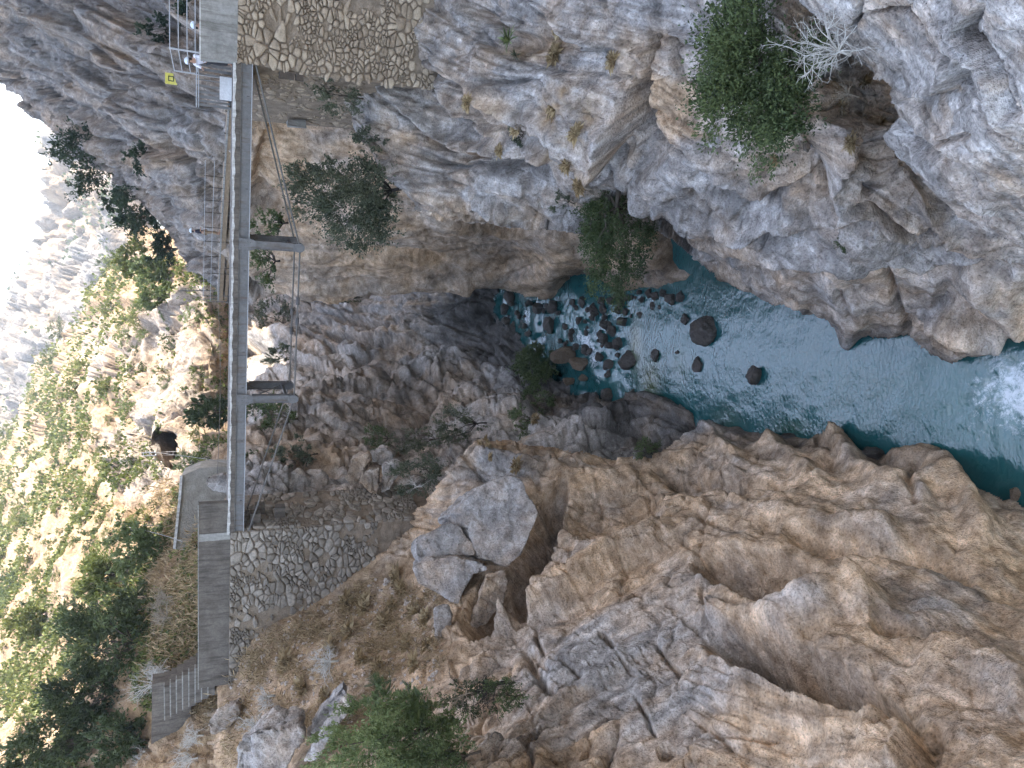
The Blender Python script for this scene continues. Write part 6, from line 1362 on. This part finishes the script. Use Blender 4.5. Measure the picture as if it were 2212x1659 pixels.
# ---- shaded trees at the upper left
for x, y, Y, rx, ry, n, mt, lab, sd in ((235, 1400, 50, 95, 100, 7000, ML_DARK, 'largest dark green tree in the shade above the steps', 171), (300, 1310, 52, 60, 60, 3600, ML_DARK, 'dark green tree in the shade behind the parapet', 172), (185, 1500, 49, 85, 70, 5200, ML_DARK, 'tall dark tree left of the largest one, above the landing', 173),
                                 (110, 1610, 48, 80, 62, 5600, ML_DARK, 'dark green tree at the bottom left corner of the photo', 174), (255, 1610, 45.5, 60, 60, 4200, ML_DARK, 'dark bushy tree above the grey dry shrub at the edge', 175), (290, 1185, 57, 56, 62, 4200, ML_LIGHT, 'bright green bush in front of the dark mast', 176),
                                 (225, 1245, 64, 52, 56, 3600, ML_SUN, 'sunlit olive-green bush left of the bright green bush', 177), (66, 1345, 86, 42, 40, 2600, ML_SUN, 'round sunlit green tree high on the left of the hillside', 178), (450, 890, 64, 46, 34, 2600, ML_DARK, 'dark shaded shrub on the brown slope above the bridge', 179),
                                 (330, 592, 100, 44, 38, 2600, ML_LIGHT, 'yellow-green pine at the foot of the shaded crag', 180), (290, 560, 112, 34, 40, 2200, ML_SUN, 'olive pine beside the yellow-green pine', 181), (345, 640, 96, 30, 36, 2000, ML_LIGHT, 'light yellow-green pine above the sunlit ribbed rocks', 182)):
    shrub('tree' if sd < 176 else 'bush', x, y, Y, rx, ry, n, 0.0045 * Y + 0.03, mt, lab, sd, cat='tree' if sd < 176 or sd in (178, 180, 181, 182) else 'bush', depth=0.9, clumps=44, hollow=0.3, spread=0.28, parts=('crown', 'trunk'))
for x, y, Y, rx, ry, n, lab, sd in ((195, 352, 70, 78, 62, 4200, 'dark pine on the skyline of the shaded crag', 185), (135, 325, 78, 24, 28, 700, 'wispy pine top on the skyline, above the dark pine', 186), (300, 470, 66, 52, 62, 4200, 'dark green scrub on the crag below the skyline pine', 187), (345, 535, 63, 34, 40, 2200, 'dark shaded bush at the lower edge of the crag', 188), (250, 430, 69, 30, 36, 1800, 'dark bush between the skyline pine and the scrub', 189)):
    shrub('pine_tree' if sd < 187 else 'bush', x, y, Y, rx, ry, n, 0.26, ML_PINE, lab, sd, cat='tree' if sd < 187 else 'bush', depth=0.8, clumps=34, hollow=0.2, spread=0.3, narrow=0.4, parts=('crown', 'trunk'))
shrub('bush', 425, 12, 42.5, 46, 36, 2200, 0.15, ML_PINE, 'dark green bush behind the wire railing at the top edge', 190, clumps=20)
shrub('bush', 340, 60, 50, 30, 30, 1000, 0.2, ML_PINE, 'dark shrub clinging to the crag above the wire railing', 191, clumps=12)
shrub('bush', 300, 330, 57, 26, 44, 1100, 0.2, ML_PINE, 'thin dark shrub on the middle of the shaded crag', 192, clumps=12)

# ---- shrubs scattered over the sunlit hillside: four shapes copied
def hill_shrubs():
    HM = [('the tunnel mouth', 368, 966), ('the big pale slab outcrop', 230, 760), ('the ribbed sunlit rocks', 420, 680), ('the white mast', 330, 985), ('the dark mast', 300, 1137), ('the round sunlit tree', 66, 1345), ('the bright green bush', 290, 1185), ('the largest dark tree', 235, 1400), ('the yellow-green pine', 330, 592), ('the mountain foot', 120, 790), ('the corner tree', 110, 1610), ('the slope top', 5, 1000), ('the olive-green bush', 225, 1245), ('the grey crags on the slope', 70, 1200), ('the pale ridge over the tunnel', 240, 930)]
    rng = random.Random(11); protos = []
    for k, mt in enumerate((ML_SUN, ML_SUN, ML_LIGHT, ML_MID)):
        me, C = crown_mesh('crown', 300 + k, (1, 0.9, 0.8), 1300, 0.15, mt, 22, spread=0.36)
        st = limbs_mesh('stem', 300 + k, (0, 0, -0.9), [tuple(c) for c in C[::3]], 0.07, M_BARK); protos.append((me, st))
    xs, ys, P, m = SHEETS['hillside']; n = 0; used = []
    rock = [(420, 680, 70, 80), (380, 850, 80, 90), (370, 965, 55, 55), (230, 760, 62, 70), (330, 1060, 60, 50)]
    while n < 285:
        x = rng.uniform(2, 470); y = rng.uniform(560, 1650)
        i, j = grid_ix('hillside', x, y)
        if not m[i, j]: continue
        p = Vector(P[i, j])
        if p.y < 56: continue
        inr = any(((x - a) / c) ** 2 + ((y - b) / d) ** 2 < 1 for a, b, c, d in rock)
        if inr and rng.random() < 0.86: continue
        g = 9.5 + 21 * rng.random() ** 1.6
        if any((x - a) ** 2 + (y - b) ** 2 < (0.62 * (g + c)) ** 2 for a, b, c in used): continue
        used.append((x, y, g)); me, st = rng.choice(protos); s = g * px(x, p.y)
        r = empty('hill_shrub', p + Vector((0, 0, s * 0.55)), rng.uniform(0, 6.28)); r.scale = (s, s, s * rng.uniform(0.75, 1.15))
        far = p.y > 150
        kw = ('olive', 'dull green', 'light green', 'mid-green')[protos.index((me, st))]; sz = 'tiny' if g < 10.5 else ('small' if g < 14 else ('medium-sized' if g < 19 else 'large'))
        w_ = place_words(HM, x, y, 'uphill from', 'downhill from', 'on the gorge side of', 'on the outer side of')
        tag(r, sz + ' ' + kw + (' far' if far else '') + ' shrub ' + w_, 'shrub', 'shrubs high on the far hillside' if far else 'shrubs on the sunlit hillside')
        link('crown', me, None, r)
        if not far: link('stem', st, None, r)
        n += 1
hill_shrubs()
# scrub woven over the far slopes, too dense to count
def scatter_leaves(name, sheetname, poly, n, leaf, mat, seed, label, cat, lift=0.15, dens=None, jit=1.0, upb=1.4, narrow=0.5):
    r = np.random.default_rng(seed); xs, ys, P, m = SHEETS[sheetname]; pl = np.array(poly, float)
    x = r.uniform(pl[:, 0].min(), pl[:, 0].max(), n * 3); y = r.uniform(pl[:, 1].min(), pl[:, 1].max(), n * 3)
    k = inside(x, y, poly); x, y = x[k], y[k]
    i, j = grid_ix(sheetname, x, y); ok = m[i, j]; x, y, i, j = x[ok], y[ok], i[ok], j[ok]
    Q = P[i, j]
    if dens is not None: ok = r.random(len(Q)) < dens(Q, x, y); Q = Q[ok]
    Q = Q[:n]; n = len(Q); sc = Q[:, 1]
    L = leaf * sc * (0.5 + r.random(n)); ax = r.normal(size=(n, 3)) + np.array((0, 0, upb)); ax /= np.linalg.norm(ax, axis=1)[:, None]
    sd = np.cross(ax, r.normal(size=(n, 3))); sd /= np.linalg.norm(sd, axis=1)[:, None]
    Q = Q + r.normal(size=(n, 3)) * (L * jit)[:, None] + np.array((0, 0, 1)) * (L * lift)[:, None]
    A = ax * L[:, None]; S = sd * (L * narrow)[:, None]
    v = np.stack([Q, Q + A * 0.55 + S * 0.5, Q + A, Q + A * 0.55 - S * 0.5], 1).reshape(-1, 3)
    me = mesh_np(name, v, np.arange(4 * n).reshape(n, 4), False); set_attr(me, 'lv', np.repeat(r.random(n) * 0.9, 4)[:, None] * np.ones(3))
    o = link(name, me, mat); return tag(o, label, cat, None, 'stuff')
scatter_leaves('hillside_scrub', 'hillside', [(-30, 560), (560, 560), (560, 1720), (-30, 1720)], 90000, 0.0038, ML_SUN, 5, 'dense low green scrub covering parts of the hillside', 'scrub',
               dens=lambda Q, x, y: sstep(0.0, 0.2, fbm(Q * 0.12, 4, off=77)) * (1 - np.clip(blobs(x, y, [(400, 720, 120, 160, 1), (360, 900, 90, 120, 1)]), 0, 0.95)), jit=0.5, narrow=0.7)
scatter_leaves('mountain_scrub', 'mountain', MTN_POLY, 16000, 0.004, ML_DARK, 6, 'dark scrub on the ledges of the far mountain', 'scrub', dens=lambda Q, x, y: sstep(0.1, 0.4, fbm(Q * 0.03, 4, off=17)) * (0.25 + 0.75 * sstep(100, 300, x)), jit=0.5, narrow=0.8)
# dry grass
SL = [(500, 1480), (560, 1380), (700, 1300), (860, 1230), (980, 1290), (960, 1440), (880, 1500), (760, 1560), (560, 1659), (490, 1659)]
scatter_leaves('dry_grass', 'cliff_left', SL, 36000, 0.0085, ML_DRY, 7, 'dry straw-coloured grass covering the dirt slope below the abutment', 'grass', jit=0.6, narrow=0.09, upb=0.9, dens=lambda Q, x, y: sstep(-0.15, 0.4, fbm(Q * 0.8, 3, off=27)))
SH = [(350, 1040), (480, 1060), (490, 1300), (480, 1560), (340, 1480), (330, 1250), (370, 1120)]
scatter_leaves('dry_grass', 'hillside', SH, 26000, 0.008, ML_DRY, 8, 'dry grass on the shaded slope behind the long parapet', 'grass', jit=0.5, narrow=0.12, upb=1.0)
# tufts of dry grass on the ledges
def tuft_mesh(seed):
    r = np.random.default_rng(seed); n = 280; a = r.uniform(0, 6.28, n); e = r.uniform(0.2, 1.4, n)
    d = np.stack([np.cos(a) * np.cos(e), np.sin(a) * np.cos(e), np.sin(e)], -1); b = r.normal(size=(n, 3)) * np.array((0.12, 0.12, 0.02)); L = r.uniform(0.5, 1.1, n)[:, None]
    s = np.cross(d, r.normal(size=(n, 3))); s /= np.linalg.norm(s, axis=1)[:, None]
    v = np.stack([b - s * 0.006, b + s * 0.006, b + d * L * 0.6 + s * 0.006, b + d * L + np.array((0, 0, -0.3)) * L], 1).reshape(-1, 3)
    me = mesh_np('blades', v, np.arange(4 * n).reshape(n, 4), False); set_attr(me, 'lv', np.repeat(r.random(n), 4)[:, None] * np.ones(3)); me.materials.append(ML_DRY); return me
TMK = {'cliff_left': [('the cracked slab', 980, 1240), ('the bleached round shrub', 690, 1430), ('the dwarf palms', 850, 1480), ('the small pale rock', 955, 1350), ('the rubble wall', 800, 1240), ('the leaning slab', 700, 1540), ('the huge block', 1080, 1080), ('the rim tip', 1054, 950)],
       'cliff_right': [('the big dark bush', 1640, 165), ('the split pillar', 1345, 290), ('the spiky plant', 1100, 90), ('the slab', 1900, 230), ('the hanging bush', 1300, 430), ('the stone abutment', 960, 150), ('the orange rock', 1440, 230)],
       'river_bank': [('the feathery shrub', 902, 1030), ('the dark twiggy shrub', 995, 915), ('the layered grey rock', 1230, 880)]}
TM = [tuft_mesh(s) for s in range(4)]
rt = random.Random(21)
def tuft(x, y, sheetname, s, label, group):
    p = surf(sheetname, x, y); o = bpy.data.objects.new('grass_tuft', rt.choice(TM)); COL.objects.link(o); o.location = p; o.rotation_euler = (rt.uniform(-.3, .3), rt.uniform(-.3, .3), rt.uniform(0, 6)); o.scale = (s, s, s)
    w_ = place_words(TMK[sheetname], x, y, 'above', 'below', 'right of', 'left of'); sz = 'small' if s < 0.38 else ('fair-sized' if s < 0.58 else 'bushy')
    tag(o, sz + ' ' + label + ', ' + w_, 'grass tuft', group)
for x, y, s in ((1052, 955, 0.5), (1040, 968, 0.4), (1062, 985, 0.35), (1120, 1012, 0.55), (1065, 1000, 0.3), (1160, 925, 0.5), (955, 1055, 0.5), (940, 1010, 0.5)):
    tuft(x, y, 'cliff_left' if y > 940 and x > 1000 else 'river_bank', s, 'straw-coloured grass tuft on the left rim', 'grass tufts on the left rim')
for x, y, s in ((1075, 205, 0.4), (1110, 240, 0.5), (1225, 215, 0.5), (1290, 250, 0.45), (1180, 120, 0.5), (1085, 320, 0.35), (1300, 330, 0.4), (1860, 185, 0.3), (1815, 235, 0.3), (1905, 262, 0.25), (1785, 300, 0.3), (1650, 380, 0.3), (1270, 300, 0.4), (1150, 250, 0.4), (1330, 130, 0.4), (1200, 60, 0.4)):
    tuft(x, y, 'cliff_right', s, 'dry grass tuft on the right-hand wall', 'grass tufts on the right-hand wall')
for x, y, s in ((860, 1245, 0.7), (870, 1270, 0.7), (905, 1330, 0.6), (930, 1345, 0.6), (790, 1310, 0.8), (835, 1350, 0.7), (760, 1370, 0.8), (720, 1400, 0.7), (880, 1390, 0.6), (900, 1440, 0.55), (820, 1440, 0.6), (650, 1480, 0.7), (600, 1560, 0.7), (700, 1500, 0.6), (780, 1420, 0.6), (620, 1430, 0.8), (850, 1310, 0.6), (930, 1400, 0.5), (750, 1300, 0.8)):
    tuft(x, y, 'cliff_left', s, 'golden grass tuft on the dirt slope', 'grass tufts on the dirt slope')
# pebbles on the dirt slope
def pebbles():
    r = np.random.default_rng(3); xs, ys, P, m = SHEETS['cliff_left']; bm = bmesh.new(); bmesh.ops.create_icosphere(bm, subdivisions=1, radius=1); B0 = np.array([v.co for v in bm.verts]); F0 = np.array([[v.index for v in f.verts] for f in bm.faces]); bm.free()
    n = 1500; x = r.uniform(500, 960, n * 3); y = r.uniform(1230, 1650, n * 3); k = inside(x, y, SL); x, y = x[k][:n], y[k][:n]
    i, j = grid_ix('cliff_left', x, y); Q = P[i, j]
    s = (0.02 + 0.1 * r.random(len(Q)) ** 4); v = (Q[:, None, :] + B0[None] * s[:, None, None] * r.uniform(0.6, 1.3, (len(Q), 1, 3)) + r.normal(size=(len(Q), 12, 3)) * s[:, None, None] * 0.15).reshape(-1, 3)
    f = (F0[None] + 12 * np.arange(len(Q))[:, None, None]).reshape(-1, 3)
    o = link('gravel', mesh_np('gravel', v, f, False), mat_rock('pale_pebble', 3, False, 0.2, 1.35)); tag(o, 'scattered pale pebbles on the dirt slope below the abutment', 'gravel', None, 'stuff')
pebbles()
# ================================================================ PEOPLE
def body_mesh(name, joints, edges, radii, mat, sub=1):
    me = bpy.data.meshes.new(name); me.from_pydata(joints, edges, []); o = bpy.data.objects.new(name, me); COL.objects.link(o)
    md = o.modifiers.new('skin', 'SKIN'); md.use_smooth_shade = True
    for v, r in zip(me.skin_vertices[0].data, radii): v.radius = r if isinstance(r, tuple) else (r, r)
    me.skin_vertices[0].data[0].use_root = True
    o.modifiers.new('sub', 'SUBSURF').levels = sub; o.modifiers['sub'].render_levels = sub
    dg = bpy.context.evaluated_depsgraph_get(); m2 = bpy.data.meshes.new_from_object(o.evaluated_get(dg)); bpy.data.objects.remove(o)
    m2.name = name; m2.materials.clear(); m2.materials.append(mat); m2.polygons.foreach_set('use_smooth', [True] * len(m2.polygons)); return m2
M_SKIN = mat_flat('skin', (0.32, 0.19, 0.13), (0.4, 0.25, 0.18), 4, 0.6, 0.0, 0.01)
M_HELM = mat_flat('white_helmet', (0.55, 0.62, 0.7), (0.68, 0.74, 0.8), 2, 0.35, 0.0, 0.01)
def cloth(n, a, b): return mat_flat(n, a, b, 5, 0.9, 0.3, 0.02)
def person(loc, rz, label, shirt, trousers, lean=0.0, arms=0.0):
    r = empty('person', loc, rz); tag(r, label, 'person')
    h = 1.72; L = lean
    J = [(0, 0, 0.95), (0, -0.06 * L, 1.15), (0, -0.2 * L, 1.38), (0, -0.26 * L, 1.5), (0, -0.33 * L, 1.62),      # pelvis, waist, chest, neck, head
         (0.19, -0.2 * L, 1.42), (0.25, -0.25 * L - 0.05, 1.15), (0.2, -0.3 * L - 0.22, 1.0 + arms), (-0.19, -0.2 * L, 1.42), (-0.26, -0.25 * L - 0.04, 1.15), (-0.2, -0.3 * L - 0.2, 1.0 + arms),
         (0.1, 0, 0.9), (0.11, -0.03, 0.5), (0.11, 0.02, 0.08), (0.11, -0.14, 0.04), (-0.1, 0, 0.9), (-0.11, -0.05, 0.5), (-0.11, 0.05, 0.08), (-0.11, -0.1, 0.04)]
    E = [(0, 1), (1, 2), (2, 3), (3, 4), (2, 5), (5, 6), (6, 7), (2, 8), (8, 9), (9, 10), (0, 11), (11, 12), (12, 13), (13, 14), (0, 15), (15, 16), (16, 17), (17, 18)]
    Rr = [(0.15, 0.11), (0.14, 0.1), (0.17, 0.11), 0.055, 0.09, 0.06, 0.045, 0.033, 0.06, 0.045, 0.033, 0.09, 0.065, 0.045, 0.035, 0.09, 0.065, 0.045, 0.035]
    link('body', body_mesh('body', J, E, Rr, M_SKIN), None, r)
    S = [J[0], J[1], J[2], J[5], J[6], J[8], J[9]]
    link('shirt', body_mesh('shirt', [(0, 0, 0.93)] + S[1:], [(0, 1), (1, 2), (2, 3), (3, 4), (2, 5), (5, 6)], [(0.175, 0.13), (0.165, 0.125), (0.19, 0.13), 0.08, 0.062, 0.08, 0.062], shirt), None, r)
    T = [J[0], J[11], J[12], (J[13][0], J[13][1], 0.14), J[15], J[16], (J[17][0], J[17][1], 0.14)]
    link('trousers', body_mesh('trousers', T, [(0, 1), (1, 2), (2, 3), (0, 4), (4, 5), (5, 6)], [(0.165, 0.125), 0.105, 0.08, 0.06, 0.105, 0.08, 0.06], trousers), None, r)
    hx = Vector(J[4]) + Vector((0, 0, 0.03))
    bm = bmesh.new(); bmesh.ops.create_uvsphere(bm, u_segments=14, v_segments=10, radius=0.135)
    for v in bm.verts: v.co.y *= 1.15; v.co.z = v.co.z * 0.95 if v.co.z > 0 else v.co.z * 0.12
    me = bpy.data.meshes.new('helmet'); bm.to_mesh(me); bm.free(); me.polygons.foreach_set('use_smooth', [True] * len(me.polygons)); o = link('helmet', me, M_HELM, r); o.location = hx + Vector((0, 0, 0.02))
    mb = MB().tube([hx + Vector((0, -0.1, -0.02)), hx + Vector((0, -0.13, -0.05))], [0.02, 0.014], 6); mb.build('nose', M_SKIN, r)
    mb = MB(); mb.box(tuple(hx + Vector((-0.085, 0.0, -0.13))), tuple(hx + Vector((0.085, 0.1, 0.0)))); mb.build('hair', M_BARKD, r)
    return r
W_ = cloth('white_shirt', (0.6, 0.6, 0.68), (0.72, 0.72, 0.78)); D_ = cloth('navy_shirt', (0.02, 0.022, 0.035), (0.04, 0.042, 0.06)); K_ = cloth('khaki_trousers', (0.2, 0.14, 0.09), (0.28, 0.2, 0.13)); B_ = cloth('blue_shirt', (0.08, 0.1, 0.16), (0.12, 0.14, 0.2)); G_ = cloth('dark_trousers', (0.03, 0.03, 0.035), (0.05, 0.05, 0.055))
p = V(440, 126, 31.6); person((p.x, p.y, -1.3), R(-60), 'person in a white shirt and helmet leaning over beside the pale concrete block', W_, G_, 0.9, 0.1)
p = V(440, 58, 31.2); person((p.x, p.y, -1.52), R(20), 'person in a white helmet, only the head showing above the pale concrete block', B_, G_, 0.0)
p = V(460, 503, 49.9); person((p.x, p.y, ZW + 0.01), R(70), 'person in a dark shirt and helmet walking on the wooden walkway', D_, K_, 0.15, 0.15)

# things that would share a label are told apart by how far away they stand
def tell_apart():
    same = {}
    for o in COL.objects:
        if o.parent is None and 'label' in o: same.setdefault(o['label'], []).append(o)
    names = ('farthest', 'second farthest', 'third farthest', 'fourth farthest', 'fifth farthest', 'sixth farthest', 'seventh farthest')
    for lab, obs in same.items():
        k = len(obs)
        if k < 2 or k > 7: continue
        obs.sort(key=lambda o: -o.location.length)
        for i, o in enumerate(obs):
            w = {2: ('farther', 'nearer'), 3: ('farthest', 'middle', 'nearest')}.get(k, names[:k - 1] + ('nearest',))[i] + ' ' + lab
            if len(w.split()) <= 16: o['label'] = w
tell_apart()
